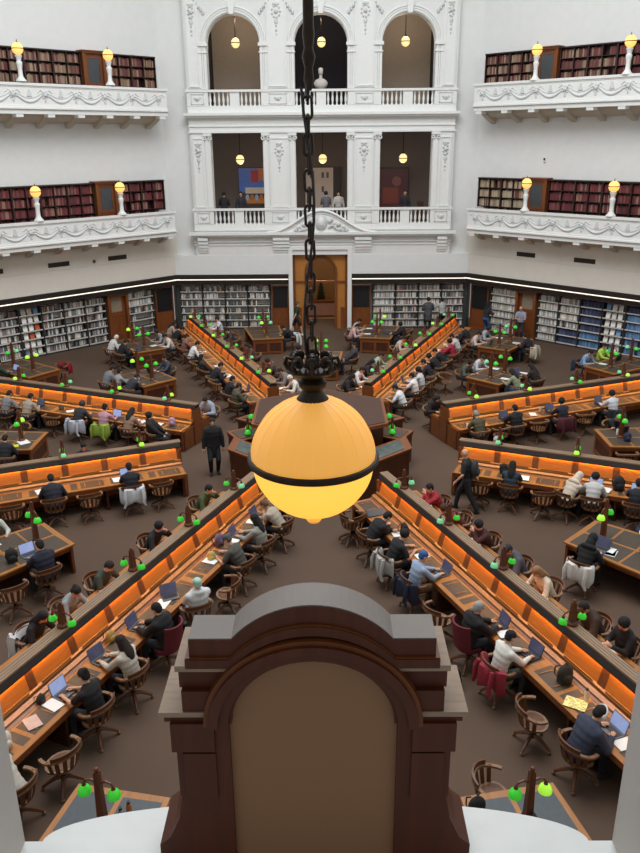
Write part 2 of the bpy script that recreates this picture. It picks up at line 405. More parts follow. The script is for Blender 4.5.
# exhibition pictures in the lower gallery
pcol = lambda n, h: mat('picture '+n, h, .5, var=.06)
t = thing('exhibition_panel', 'tall blue and orange picture panel in the left lower gallery opening', 'picture', (-3.55, Y+3.7, 4.95))
q = MB(); q.box(-.75, .95, 0, .1, .3, 2.75, 0)
q.box(-.72, .92, -.02, 0, 1.5, 2.7, 1); q.box(-.1, .3, -.03, -.01, 2.0, 2.6, 2); q.box(.3, .92, -.03, -.01, 2.1, 2.7, 3); q.box(-.4, .92, -.03, -.01, 1.45, 1.75, 4); q.box(-.4, .92, -.03, -.01, .95, 1.2, 5)
for k in range(6): q.ball((-.3+.24*k, -.03, 1.25), (.1, .02, .16), 8, 5, 3 if k % 2 else 6)
q.build('picture', [pcol('frame', '#4a3b3a'), pcol('blue', '#5577c8'), pcol('red', '#b03a44'), pcol('orange', '#c8743f'), pcol('white', '#d8c9b8'), pcol('amber', '#cf8b3c'), pcol('pale blue', '#a8b4d2')], t)
t = thing('painting', 'large pale painting of a building in the middle lower gallery opening', 'picture', (.02, Y+3.7, 4.95))
q = MB(); q.box(-.85, 1.0, 0, .08, .35, 2.75, 0); q.box(-.85, .6, -.02, 0, .65, 2.7, 1)
for xx, zz in ((-.6, 2.2), (.0, 2.2), (.25, 2.2), (-.6, 1.3), (.0, 1.5)): q.box(xx, xx+.12, -.03, -.015, zz, zz+.28, 2)
q.box(-.85, .6, -.03, -.015, .6, .66, 3)
q.build('picture', [pcol('dark', '#3a2c2a'), pcol('cream wall', '#c9b6a8'), pcol('grey', '#4a4644'), pcol('maroon', '#5b2a26')], t)
t = thing('painting', 'dim red-brown painting in the right lower gallery opening', 'picture', (3.7, Y+3.7, 4.95))
q = MB(); q.box(-.9, .85, 0, .08, .4, 2.7, 0); q.box(-.84, .79, -.02, 0, .5, 2.6, 1); q.box(-.5, .3, -.03, -.01, .9, 1.7, 2); q.ball((.2, -.03, 2.0), (.25, .02, .25), 8, 6, 3)
q.build('picture', [pcol('dark2', '#2c2222'), pcol('wine', '#5a2f33'), pcol('rust', '#8a4034'), pcol('rose', '#8d5a55')], t)
t = thing('display_plinth', 'small dark plinth in the right lower gallery opening', 'plinth', (5.0, Y+2.2, 4.95))
MB().box(-.15, .15, -.15, .15, 0, 1.1).build('plinth', dkwood, t)

# ------------------------------------------------------------------ side balconies
swag_me = {}
def balcony(M, z, label):
    e = tag(empty('balcony'), label, 'balcony'); e['kind'] = 'structure'
    x1 = WL-.6
    b = MB(M)
    b.extx([(-.08, z+.02), (-.98, z+.02), (-.98, z+.16), (-1.06, z+.2), (-1.06, z+.26), (-1.02, z+.28), (-1.02, z+.34), (-.93, z+.36), (-.88, z+.36), (-.88, z+.22), (UP, z+.22), (UP, z+.02)], .5, x1)
    b.build('slab', whiter, e)
    b = MB(M)
    b.box(.5, x1, -.99, -.9, z+.34, z+1.05); b.box(.45, x1, -1.05, -.82, z+1.05, z+1.15); b.box(.5, x1, -1.01, -.88, z+1.0, z+1.05)
    b.box(.5, .6, -.9, UP, z+.2, z+1.05); b.box(.42, .64, -.9, UP, z+1.05, z+1.15)
    b.build('parapet', whiter, e)
    b = MB(M)
    yy = -1.0; P = 1.33; n = int((x1-.6)/P)
    for k in range(n+1):
        x = .95+P*k
        for q in range(7):
            a = 2*PI*q/7; b.ball((x+.13*cos(a), yy, z+.72+.12*sin(a)), .045, 6, 4)
        b.ball((x, yy, z+.72), .09, 8, 5); b.ball((x, yy, z+.52), (.05, .03, .09), 6, 4)
        for sx in (-1, 1): b.tube([(x+sx*(.12+.05*i), yy, z+.85+.05*sin(i*1.3)) for i in range(5)], .018, 5)
        if k < n:
            b.tube([(x+.12+(P-.24)*i/10, yy, z+.72-.26*sin(PI*i/10)) for i in range(11)], [.03+.02*sin(PI*i/10) for i in range(11)], 6)
            b.tube([(x+.12+(P-.24)*i/10, yy, z+.8-.2*sin(PI*i/10)) for i in range(11)], .014, 5)
            xm = x+P/2; b.extr([(xm-.1, z+.66), (xm+.1, z+.66), (xm+.03, z+.92), (xm-.03, z+.92)], yy-.03, yy+.01)
    b.build('garland', relief, e)
    br = None
    for k in range(n+1):
        x = .75+P*k
        b = MB(M); b.box(x-.15, x+.15, -.96, -.6, z-.1, z+.02)
        b.build('bracket', whiter, e)
        b = MB(M); b.extx([(.3, z+.02), (-.6, z+.02), (-.5, z-.14), (-.2, z-.3), (.3, z-.5)], x-.12, x+.12); b.build('corbel', cream, e)
    b = MB(M)
    b.extx([(-.5, z+.02), (-.4, z-.1), (-.15, z-.22), (UP, z-.3), (UP, z+.02)], .55, x1)
    b.build('soffit_cove', cream, e)
    return e
balcony(ML, 4.78, 'lower white plaster balcony with swags on the left')
balcony(MR, 4.82, 'lower white plaster balcony with swags on the right')
balcony(ML, 10.03, 'upper white plaster balcony with swags on the left')
balcony(MR, 10.13, 'upper white plaster balcony with swags on the right')
# balcony globe lamps on white balusters
for M, s, nm in ((ML, -1, 'left'), (MR, 1, 'right')):
    for z, lv in ((5.94, 'lower'), (11.22, 'upper')):
        if s > 0: z += .04
        for x, wh in (((3.24, 'corner end'), (7.15, 'outer end')) if s < 0 else ((3.46, 'corner end'), (7.45, 'outer end'))):
            p = M @ Vector((x, -.93, z))
            t = thing('balcony_lamp', 'amber globe on white baluster, %s %s balcony, %s' % (nm, lv, wh), 'lamp', p)
            q = MB(); q.lathe([(.2, 0), (.2, .05), (.14, .1), (.09, .2), (.085, .45), (.11, .6), (.12, .68), (.08, .74), (.1, .8), (.1, .84), (.13, .88), (.13, .94)], seg=12); q.build('baluster', whiter, t, True)
            MB().ball((0, 0, 1.16), (.215, .215, .225), 16, 10).build('globe', globe, t, True)
            q = MB(); q.lathe([(.22, 1.15), (.225, 1.165), (.22, 1.18)], seg=16); q.lathe([(.05, 1.37), (.015, 1.42), (.015, 1.48)], seg=8); q.lathe([(.1, .93), (.06, .97)], seg=10); q.build('band', brass, t)

# ------------------------------------------------------------------ bookcases and books
BM = {}
pal = {
 'old': ['#6e4a3a', '#83634f', '#5e3232', '#927a64', '#6a3236', '#a08d76'],
 'red': ['#5e282e', '#713036', '#54292a', '#814846', '#6a2c2a', '#927060'],
 'tan': ['#a8977c', '#b5a68b', '#93836c', '#8e7b62', '#6b3a38', '#b0a18c'],
 'mix': ['#b3b1ab', '#d9d6cd', '#7a7d82', '#54575d', '#9a7a6c', '#e8e6e0'],
 'pale': ['#e2dfd7', '#cfcdc6', '#b5b4b0', '#efede7', '#8b8c91', '#c8baa6'],
 'navy': ['#343c5e', '#3e466a', '#30374f', '#464e75', '#3a425c', '#565e80'],
 'blue': ['#4e76a0', '#5a84b0', '#486c94', '#6692c0', '#547eaa', '#789ec6'],
}
bms = []; bidx = {}
for k, l in pal.items():
    bidx[k] = len(bms)
    for i, h in enumerate(l): bms.append(mat('%s book cloth %d' % (k, i), h, .65, var=.1, scale=20))
pink = len(bms); bms.append(mat('orange book cloth', '#c4562c', .6)); bms.append(mat('pink book cloth', '#c45a70', .6))
BOOKS = []   # (size, matrix, colour, kind-phrase, near)
def fill_shelf(M, x0, x1, y, z, hmax, palette, where, density=1.0, thick=.045, dist=99, gap=.2):
    x = x0
    while x < x1-thick:
        if random.random() > density: x += gap*random.random()+.05; continue
        w = thick*random.uniform(.75, 1.3); h = hmax*random.uniform(.78, .98); d = random.uniform(.15, .19)
        BOOKS.append((w*.94, d, h, M @ Matrix.Translation((x+w/2, y, z)), bidx[palette]+random.randrange(6), where, palette, dist))
        x += w
def carcass(M, x0, x1, z0, z1, yf, yb, rows, label, wood, backm, group=None, name='bookcase', plinth=.1):
    """x along wall, yf front (negative = into the room); rows shelves"""
    w = x1-x0
    t = tag(empty(name), label, 'bookcase', group); t.matrix_world = M @ Matrix.Translation((x0, 0, 0))
    for px in (0, w-.03): MB().box(px, px+.03, yf, yb, z0, z1).build('side_panel', wood, t)
    MB().box(.03, w-.03, yb-.02, yb, z0, z1).build('back_panel', backm, t)
    MB().box(-.01, w+.01, yf-.03, yb, z1, z1+.05).build('top_rail', wood, t)
    MB().box(.03, w-.03, yf+.01, yb, z0, z0+plinth).build('plinth', wood, t)
    zs = []
    for k in range(rows):
        z = z0+plinth+(z1-z0-plinth)*k/rows; zs.append(z+.02)
        MB().box(.03, w-.03, yf, yb, z, z+.022).build('shelf', wood, t)
    return t, zs, (z1-z0-plinth)/rows
names = ['first', 'second', 'third', 'fourth', 'fifth', 'sixth', 'seventh', 'eighth']
oldw = mat('old dark shelving', '#2c1510', .5, var=.2, kind='wave')
for M, s, nm in ((ML, -1, 'left'), (MR, 1, 'right')):
    for z0, lv in ((5.06, 'lower'), (10.32, 'upper')):
        zt = z0+2.18
        segs = [(.3, 1.55), (1.55, 2.8)]+[(4.0+1.25*k, 5.25+1.25*k) for k in range(6)]
        for k, (xa, xb) in enumerate(segs):
            t, zs, hh = carcass(M, xa, xb, z0, zt, 0, .3, 5, 'dark wooden gallery bookcase, %s %s gallery, %s from corner' % (nm, lv, names[k]), oldw, oldw)
            pl = {('lower', -1): 'red', ('lower', 1): 'red' if k > 1 else 'tan', ('upper', -1): 'old', ('upper', 1): 'old' if k < 4 else 'red'}[(lv, s)]
            for j, z in enumerate(zs):
                if j < 2 and not (lv == 'upper' and j == 9): 
                    pass
                fill_shelf(M, xa+.04, xa+(xb-xa)/2-.02, .12, z, hh-.05, pl, nm+' '+lv+' gallery', .985, .062)
                fill_shelf(M, xa+(xb-xa)/2+.02, xb-.04, .12, z, hh-.05, pl, nm+' '+lv+' gallery', .985, .062)
            MB().box((xb-xa)/2-.015, (xb-xa)/2+.015, 0, .28, z0+.1, zt).build('divider', oldw, t)
        # gallery door between bookcases
        t = tag(empty('gallery_door'), 'wooden door with glass pane, %s %s gallery' % (nm, lv), 'door'); t.matrix_world = M @ Matrix.Translation((2.86, 0, z0))
        q = MB(); q.box(0, .14, -.1, .3, 0, 2.18); q.box(.94, 1.08, -.1, .3, 0, 2.18); q.box(-.04, 1.12, -.14, .3, 2.18, 2.25); q.box(-.08, 1.16, -.2, .3, 2.25, 2.29); q.build('door_frame', mdwood, t)
        q = MB(); q.box(.14, .94, 0, .06, 0, 1.05); q.box(.14, .26, 0, .06, 1.05, 2.18); q.box(.82, .94, 0, .06, 1.05, 2.18); q.box(.26, .82, 0, .06, 2.0, 2.18); frame(q, .2, .5, .15, .95, 0, .03, .02); frame(q, .56, .88, .15, .95, 0, .03, .02); q.build('door_leaf', mdwood, t)
        MB().box(.26, .82, .02, .04, 1.05, 2.0).build('pane', mat('dull pane', '#43474c', .15, var=.1), t)
# ground floor cases: steel shelves, pale backs
def ground_case(M, x0, x1, label, pals, dens, dist, where, rows=6, tilt=False, display=False):
    s = 1 if x0 > 0 and 'right' in label else -1
    t, zs, hh = carcass(M, x0, x1, 0, 2.25, .28, .62, rows, label, steel, shelfw)
    for j, z in enumerate(zs):
        p = pals[j % len(pals)] if isinstance(pals, list) else pals
        MB().box(.03, x1-x0-.03, .27, .285, z-.04, z+.015).build('label_strip', shelfw, t)
        if display:
            for q in range(3):
                xq = x0+.12+q*.28
                BOOKS.append((.2, .03, .26, M @ Matrix.Translation((xq+.1, .36, z)) @ Matrix.Rotation(R(-14), 4, 'X'), random.choice([bidx['pale']+3]*4+[bidx['mix']+5, bidx['pale'], bidx['mix']+1, bidx['blue']+5, pink+1 if s > 0 else pink]), where, 'display', dist))
            continue
        fill_shelf(M, x0+.05, x1-.05, .38, z, hh-.08, p, where, dens if not isinstance(dens, list) else dens[j % len(dens)], .05, dist)
    return t
IB = Matrix(((1, 0, 0, 0), (0, 1, 0, A), (0, 0, 1, 0), (0, 0, 0, 1)))
for k in range(4):
    ground_case(IB, -7.1+k*1.13, -7.1+(k+1)*1.13-.01, 'grey steel bookcase half empty, back wall left, %s from corner' % names[k], 'pale', [.9, .8, .6, .75, .93, .7] if k < 2 else [.5, .55, .4, .6, .7, .9], 40, 'back left bookcases')
for k in range(4):
    ground_case(IB, 2.55+k*1.15, 2.55+(k+1)*1.15-.01, 'full grey steel bookcase, back wall right, %s from entrance' % names[k], 'mix' if k % 2 else 'pale', .98, 40, 'back right bookcases')
for M, s, nm in ((ML, -1, 'left'), (MR, 1, 'right')):
    ground_case(M, 1.2, 2.66, 'steel bookcase between door and dark notice panel, %s wall' % nm, 'pale', [.5, .3, .2, .75, .97, .97] if s < 0 else .98, 30, nm+' wall bookcases')
    for k in range(8):
        xa = 3.82+1.06*k
        disp = (k == 3 and s < 0) or (k == 3 and s > 0)
        if s < 0: pl, dn = ('mix', [.9, .85, .9, .8, .9, .97] if k < 3 else .93)
        else:
            pl = ['pale', ['navy', 'navy', 'pale', 'pale', 'pale', 'pale'], ['navy', 'blue', 'navy', 'navy', 'navy', 'navy'], ['blue', 'blue', 'navy', 'navy', 'navy', 'navy'], ['blue', 'blue', 'blue', 'blue', 'blue', 'navy'], ['blue', 'blue', 'blue', 'blue', 'navy', 'navy'], 'blue', 'blue'][k] if k != 2 else ['blue', 'blue', 'navy', 'navy', 'navy', 'navy']
            dn = .98
        ground_case(M, xa, xa+1.05, 'tall steel bookcase on %s wall, %s beyond the wooden door%s' % (nm, names[k], ', facing covers displayed' if disp else ''), pl, dn, 26-k, nm+' wall bookcase '+names[k]+' from the door', display=disp)
    # notice panel and door
    t = tag(empty('notice_panel'), 'black notice panel over brown wood beside the %s corner' % nm, 'panel'); t.matrix_world = M @ Matrix.Translation((.05, 0, 0))
    q = MB(); frame(q, 0, 1.05, 0, 2.25, .34, .07, .08); q.box(0, 1.05, .34, .6, 0, 1.05); q.build('panel_frame', mdwood, t)
    MB().box(.07, .98, .3, .36, 1.05, 2.15).build('black_board', blackm, t)
    t = struct(empty('door_%d' % (2 if s < 0 else 3))); t.matrix_world = M @ Matrix.Translation((2.7, 0, 0))
    q = MB(); q.box(0, .12, .1, .6, 0, 2.3); q.box(.96, 1.08, .1, .6, 0, 2.3); q.box(.12, .96, .1, .6, 2.15, 2.3); q.build('door_frame', mdwood, t)
    q = MB(); q.box(.12, .96, .3, .36, 0, 1.4); q.box(.12, .25, .3, .36, 1.4, 2.15); q.box(.83, .96, .3, .36, 1.4, 2.15); frame(q, .2, .5, .2, 1.25, .3, .04, .02); frame(q, .58, .88, .2, 1.25, .3, .04, .02); q.build('door_leaf', mdwood, t)
    MB().box(.25, .83, .32, .34, 1.4, 2.15).build('pane', mat('frosted pane', '#8a7f6c', .3, var=.05), t)
    MB().ball((.9, .26, 1.05), .035, 8, 6).build('door_handle', brass, t)
    # vents, box, camera
    for k, (xa, xb) in enumerate(((2.66, 3.62), (5.55, 6.55), (8.55, 9.5))):
        t = tag(empty('vent_grille'), 'dark rectangular vent grille on %s wall, %s from the corner' % (nm, names[k]), 'vent'); t.matrix_world = M @ Matrix.Translation((xa, -.01, 3.86))
        MB().box(0, xb-xa, 0, .03, 0, .2).build('frame', iron, t)
        q = MB()
        for i in range(5): q.box(.02, xb-xa-.02, -.015, 0, .02+i*.035, .04+i*.035)
        q.build('louvre', ventm, t)
p = MR @ Vector((3.52, UP-.02, 8.1))
t = thing('security_camera', 'small dark-lensed camera box on the upper right wall', 'camera', p, R(-45))
MB().box(-.06, .06, -.04, .02, -.1, .1).build('housing', whiter, t); MB().box(-.04, .04, -.055, -.04, -.03, .07).build('lens', blackm, t)
t = thing('wall_sensor', 'small dark sensor box on the left wall under the balcony', 'sensor', ML @ Vector((4.35, -.02, 3.92)), R(45))
MB().box(-.05, .05, -.04, .02, -.06, .06).build('housing', steel, t)
# panels either side of the entrance
for x0, x1, nm in ((-2.5, -1.66, 'left'), (1.5, 2.45, 'right')):
    t = thing('notice_panel', 'black notice panel over brown wood %s of the entrance' % nm, 'panel', (x0, A, 0))
    w = x1-x0
    q = MB(); frame(q, 0, w, 0, 2.2, .3, .06, .06); q.box(0, w, .3, .6, 0, 1.08); q.build('panel_frame', mdwood, t); MB().box(.06, w-.06, .28, .34, 1.08, 2.14).build('black_board', blackm, t)
    MB().box(-.02, w+.02, .2, .3, 2.2, 2.28).build('top_rail', shelfw, t)

# books: nearest individually, the rest as one object
BOOKS.sort(key=lambda b: b[7])
gb = [b for b in BOOKS if 'bookcase ' in b[5]]
near = []
for k in (6, 5, 4, 3, 2, 1, 0):
    for nm in ('left', 'right'):
        near += [b for b in gb if b[5].startswith('%s wall bookcase %s' % (nm, names[k]))]
seen = [b for b in near if not any(w in b[5] for w in ('sixth', 'seventh', 'eighth'))]
near = sorted(seen, key=lambda b: ['fifth', 'fourth', 'third', 'second', 'first'].index(b[5].split('bookcase ')[1].split()[0]))[:300]
ids = set(id(b) for b in near)
boxme = {}
cn = {'mix': 'grey and brown', 'pale': 'pale', 'navy': 'dark navy', 'blue': 'blue', 'display': 'cover-out'}
for b in near:
    w, d, h, M, ci, where, palette, _ = b
    if ci not in boxme: boxme[ci] = MB().box(-.5, .5, 0, 1, 0, 1).mesh('book', bms[ci])
    o = link('book', boxme[ci]); o.matrix_world = M @ Matrix.Diagonal((w, d, h, 1))
    tag(o, '%s book upright in %s' % (cn.get(palette, palette), where), 'book', 'books: %s, %s' % (cn.get(palette, palette), where))
q = MB()
for b in BOOKS:
    if id(b) in ids: continue
    w, d, h, M, ci, where, palette, _ = b
    q.M = M; q.box(-w/2, w/2, 0, d, 0, h, ci)
q.M = None
# horizontal note: one countless run of spines
o = link('rest_of_books', None) if False else q.build('books', bms)
tag(o, 'remaining rows of books filling the wall and gallery shelves', 'books', kind='stuff')

# ------------------------------------------------------------------ desk lamps
postm = mat('lamp post wood', '#5a2f18', .45, kind='wave', scale=3, var=.25, stretch=(6, 6, 1))
def twin_lamp(parent, M, sc, post_h, base_z, cols):
    """dark wooden post with two arms and green shades, axis of arms along local x"""
    q = MB(M)
    z = base_z
    w_ = .055
    q.hexa([(-w_, -w_, z), (w_, -w_, z), (w_, w_, z), (-w_, w_, z), (-.035, -.035, z+post_h), (.035, -.035, z+post_h), (.035, .035, z+post_h), (-.035, .035, z+post_h)])
    q.lathe([(.1, 0), (.1, .04), (.07, .07)], (0, 0, z), 8)
    q.ball((0, 0, z+post_h+.03), .035, 8, 6)
    za = z+post_h-.17
    for sx in (-1, 1):
        q.tube([(sx*.02, 0, za), (sx*.1, 0, za+.03), (sx*.17, 0, za+.01), (sx*.2, 0, za-.03)], [.022, .018, .015, .014], 6)
        q.lathe([(.02, -.1), (.035, -.07), (.025, -.03), (.012, 0)], (sx*.2, 0, za-.02), 8)
    post = q.build('lamp_post', postm, parent)
    for sx, c in zip((-1, 1), cols):
        k_ = sc; s_ = MB(M); s_.lathe([(.092*k_, -.15*k_), (.094*k_, -.14*k_), (.088*k_, -.1*k_), (.07*k_, -.06*k_), (.04*k_, -.03*k_), (.022*k_, -.02)], (sx*.2, 0, za-.05), 12)
        o = s_.build('lamp_shade', c, post, True)
    return post
gsel = [green, green, green, greeny, greenp]

# ------------------------------------------------------------------ radial desks
where = {157.5: 'near right', -157.5: 'near left', 112.5: 'middle right', -112.5: 'middle left', 67.5: 'rear right', -67.5: 'rear left', 22.5: 'back right', -22.5: 'back left'}
R0, R1 = 4.2, 16.2
def radial_desk(ang):
    t = thing('reading_desk', 'long double-sided %s radial reading desk with glowing orange screen' % where[ang], 'desk', (0, 0, 0), R(-ang+90))
    # local x along the radius, local y across
    MB().box(R0, R1, -.08, .08, 0, 1.18).build('screen', panelw, t)
    q = MB()
    q.box(R0-.06, R1, -.105, .105, 1.275, 1.31, 0)
    for yy in (-.06, -.004, .052): q.box(R0-.05, R1, yy, yy+.008, 1.31, 1.3115, 1)
    q.extx([(-.15, 1.175), (.15, 1.175), (.1, 1.275), (-.1, 1.275)], R0-.03, R1, 1)
    for s_ in (-1, 1): q.box(R0-.03, R1, min(s_*.14, s_*.15), max(s_*.14, s_*.15), 1.148, 1.175, 1)
    q.build('cap_rail', [capwood, capdark], t)
    for s in (-1, 1):
        def Bx(q, x0, x1, y0, y1, z0, z1, m=0):
            q.box(x0, x1, min(s*y0, s*y1), max(s*y0, s*y1), z0, z1, m)
        MB().box(R0+.1, R1-.1, min(s*.1, s*.135), max(s*.1, s*.135), 1.16, 1.17).build('strip_light', glow_strip, t)
        q = MB()
        q.extx([(s*.08, 1.175), (s*.09, 1.175), (s*.19, .82), (s*.08, .82)], R0, R1, 0)
        k = R0+1.0-.2
        x = R0
        while x <= R1+.01:
            q.extx([(s*.08, 1.17), (s*.1, 1.17), (s*.205, .81), (s*.08, .81)], x-.08 if x > R0 else x, x+.08 if x < R1 else x, 1)
            x += 1.0
        q.build('lit_panel', [panelw, mdwood], t)
        q = MB()
        # stepped ledge
        for (y0, z0, y1, z1) in ((.18, .84, .235, .825), (.27, .79, .345, .76)):
            q.extx([(s*y0, z0-.05), (s*y1, z1-.05), (s*y1, z1), (s*y0, z0)], R0, R1, 1)
        q.extx([(s*.1, .74), (s*.4, .69), (s*.4, .705), (s*.1, .8)], R0, R1, 0)
        x = R0
        while x < R1: Bx(q, x+.15, x+.85, .215, .228, .82, .865, 1); x += 1
        q.build('book_ledge', [mdwood, oak], t)
        # desktop with leather pads
        q = MB()
        q.extx([(s*.38, .66), (s*.88, .645), (s*.9, .66), (s*.9, .68), (s*.38, .70)], R0+.02, R1, 0)
        def pad(x0, x1, y0, y1):
            z = lambda y: .703-(y-.38)*.04
            q.hexa([(x0, s*y0, z(y0)-.01), (x1, s*y0, z(y0)-.01), (x1, s*y1, z(y1)-.01), (x0, s*y1, z(y1)-.01), (x0, s*y0, z(y0)), (x1, s*y0, z(y0)), (x1, s*y1, z(y1)), (x0, s*y1, z(y1))], 1)
        x = R0+.12
        while x < R1-.9:
            pad(x+.0, x+.58, .44, .8); pad(x+.66, x+.83, .44, .8); x += 1.0
        # pale inner frames on big pads
        x = R0+.12
        while x < R1-.9:
            Bx(q, x+.1, x+.12, .5, .76, .695, .702, 0); Bx(q, x+.46, x+.48, .5, .76, .695, .702, 0); x += 1.0
        q.build('desktop', [oak, leather], t)
        q = MB(); Bx(q, R0+.05, R1, .86, .895, .56, .655); q.build('apron', mdwood, t)
        x = R0+.05
        while x < R1:
            q = MB(); Bx(q, x, x+.06, .1, .84, .0, .66); Bx(q, x-.02, x+.08, .5, .86, 0, .08); q.build('support_panel', dkwood, t); x += 2.0
        q = MB(); Bx(q, R0+.05, R1, .4, .46, .12, .18); q.build('foot_rail', dkwood, t)
    q = MB(); q.box(R0-.0, R0+.06, -.84, .84, 0, .655); q.box(R0-.03, R0+.02, -.22, .22, 0, 1.14); frame(q, 0, .1, 0, .1, 0)
    q = MB(); q.box(R0-.02, R0+.05, -.86, .86, .02, .655, 0); q.box(R0-.04, R0+.02, -.2, .2, .02, 1.14, 0)
    for y in (-.84, -.24, .18, .78): q.box(R0-.035, R0-.015, y, y+.06, .04, .62, 1)
    q.build('end_panel', [mdwood, dkwood], t)
    # lamps
    n = 6
    for k in range(n):
        r_ = 5.2+2*k
        M = Matrix.Translation((r_, 0, 0)) @ Matrix.Rotation(R(90), 4, 'Z')
        twin_lamp(t, M, .8, .42, 1.31, [random.choice(gsel), random.choice(gsel)])
    return t
for a in where: radial_desk(a)

# ------------------------------------------------------------------ wedge tables
def polp(r, th): return (r*sin(R(th)), r*cos(R(th)))
def wedge(th, r0, r1, ha, label, lamps=2, mirror=False):
    c = polp((r0+r1)/2, th)
    t = thing('reading_table', label, 'table', (c[0], c[1], 0), R(-th+90))
    rc = (r0+r1)/2
    def P(r, a):  # local
        return (r*cos(R(a))-rc, r*sin(R(a)))
    def quad(ra, rb, a0, a1): return [P(ra, a0), P(rb, a0), P(rb, a1), P(ra, a1)]
    q = MB(); q.prism(quad(r0, r1, -ha, ha), .68, .72, 0)
    fr = .08
    da0 = math.degrees(fr/r0); 
    cuts = [r0+.1, r0+(r1-r0)*.33, r0+(r1-r0)*.36, r0+(r1-r0)*.64, r0+(r1-r0)*.67, r1-.1]
    for i in range(3):
        for (a0, a1) in ((-ha+da0, -da0*.45), (da0*.45, ha-da0)):
            q.prism(quad(cuts[2*i], cuts[2*i+1], a0, a1), .715, .724, 1)
    q.build('table_top', [oak, leatherg if 'slate' in label else leather], t)
    q = MB(); q.prism(quad(r0+.06, r1-.06, -ha*.92, -ha*.86), .56, .68); q.prism(quad(r0+.06, r1-.06, ha*.86, ha*.92), .56, .68); q.build('apron', mdwood, t)
    for ra, rb in ((r0+.04, r0+.1), (r1-.1, r1-.04)):
        q = MB()
        q.prism(quad(ra, rb, -ha*.94, ha*.94), .5, .68)
        for a in (-ha*.94, -ha*.08, ha*.8): q.prism(quad(ra, rb, a, a+ha*.14), 0, .5)
        q.prism(quad(ra, rb, -ha*.94, ha*.94), .04, .12)
        q.prism(quad(ra+.015, rb-.015, -ha*.8, ha*.8), .12, .5, 1)
        q.build('end_panel', [mdwood, dkwood], t)
    q = MB(); q.prism(quad(r0+.1, r1-.1, -ha*.08, ha*.08), .05, .68); q.build('centre_panel', dkwood, t)
    for k in range(lamps):
        x = (r1-r0)*(-.24+.48*k) if r0 < 13.5 else (-.6, .55)[k]
        c_ = [random.choice(gsel), random.choice(gsel)]
        if 'near floor' in label: c_ = [green, greeny] if 'right' in label else [green, green]
        M = Matrix.Translation((x, 0, 0)) @ Matrix.Rotation(R(90), 4, 'Z')
        twin_lamp(t, M, .95, .9, .72, c_)
    return t
secn = {0: 'far', 45: 'rear right', 90: 'right', 135: 'front right', -45: 'rear left', -90: 'left', -135: 'front left'}
for th, nm in secn.items():
    wedge(th, 8.3, 10.25, 5, 'inner wedge table of the %s sector with lamp posts' % nm)
    for sg, q in ((-1, 'anticlockwise'), (1, 'clockwise')):
        side = ('left' if sg < 0 else 'right') if abs(th) <= 45 else ('far' if (th > 0) == (sg < 0) else 'nearer')
        wedge(th+sg*10.7, 12.75, 15.3, 3.2, 'outer wedge table of the %s sector, %s one' % (nm, side))
wedge(191, 13.6, 16.0, 2.8, 'near floor slate-topped wedge table at lower left with twin green lamps')
wedge(169, 13.6, 16.0, 2.8, 'near floor slate-topped wedge table at lower right with twin green lamps')

# ------------------------------------------------------------------ central dais
t = thing('central_dais', 'raised hexagonal dark wood supervision desk at the hall centre', 'desk')
hexp = lambda r: [(r*sin(R(60*k)), r*cos(R(60*k))) for k in range(6)]
q = MB(); q.prism(hexp(2.05), 0, 1.5); q.prism(hexp(2.2), 1.5, 1.6, 1)
q.build('drum', [dkwood, mdwood], t)
q = MB(); q.prism(hexp(2.1), 1.6, 1.62); q.build('flat_top', mat('dull brown top', '#43291c', .55, var=.1), t)
for s in (-1, 1):
    for k, pl in enumerate((
        [(2.42, -.95), (2.5, -1.85), (1.0, -3.25), (.62, -2.5)],
        [(2.3, -.75), (2.75, .05), (1.9, .6), (1.75, -.4)],
        [(1.9, .7), (2.6, 1.2), (1.75, 2.1), (1.2, 1.6)])):
        pl = [(s*x, y) for x, y in pl]
        if s > 0: pl = pl[::-1]
        h = (1.15, .95, .95)[k]
        cx = sum(p[0] for p in pl)/4; cy = sum(p[1] for p in pl)/4
        sc = lambda f_: [(cx+(x-cx)*f_, cy+(y-cy)*f_) for x, y in pl]
        q = MB(); q.prism(sc(.92), 0, h-.12, 0); q.prism(sc(.97), h-.12, h-.04, 0); q.prism(pl, h-.04, h, 1)
        o = q.build('counter', [dkwood, mdwood], t)
        q = MB(); q.prism(sc(.74), h, h+.012); q.build('display_glass' if k == 0 else 'leather_inlay', glass if k == 0 else leather, o)
for x, y in ((2.1, -.15), (-2.1, -.15), (2.0, 1.2), (-2.0, 1.2), (0, -2.4)):
    twin_lamp(t, Matrix.Translation((x, y, 0)) @ Matrix.Rotation(math.atan2(y, x)+PI/2, 4, 'Z'), 1, .45, .95, [green, green])
q = MB(); q.prism([(-.5, -.35), (.5, -.35), (.5, .35), (-.5, .35)], 0, .001)

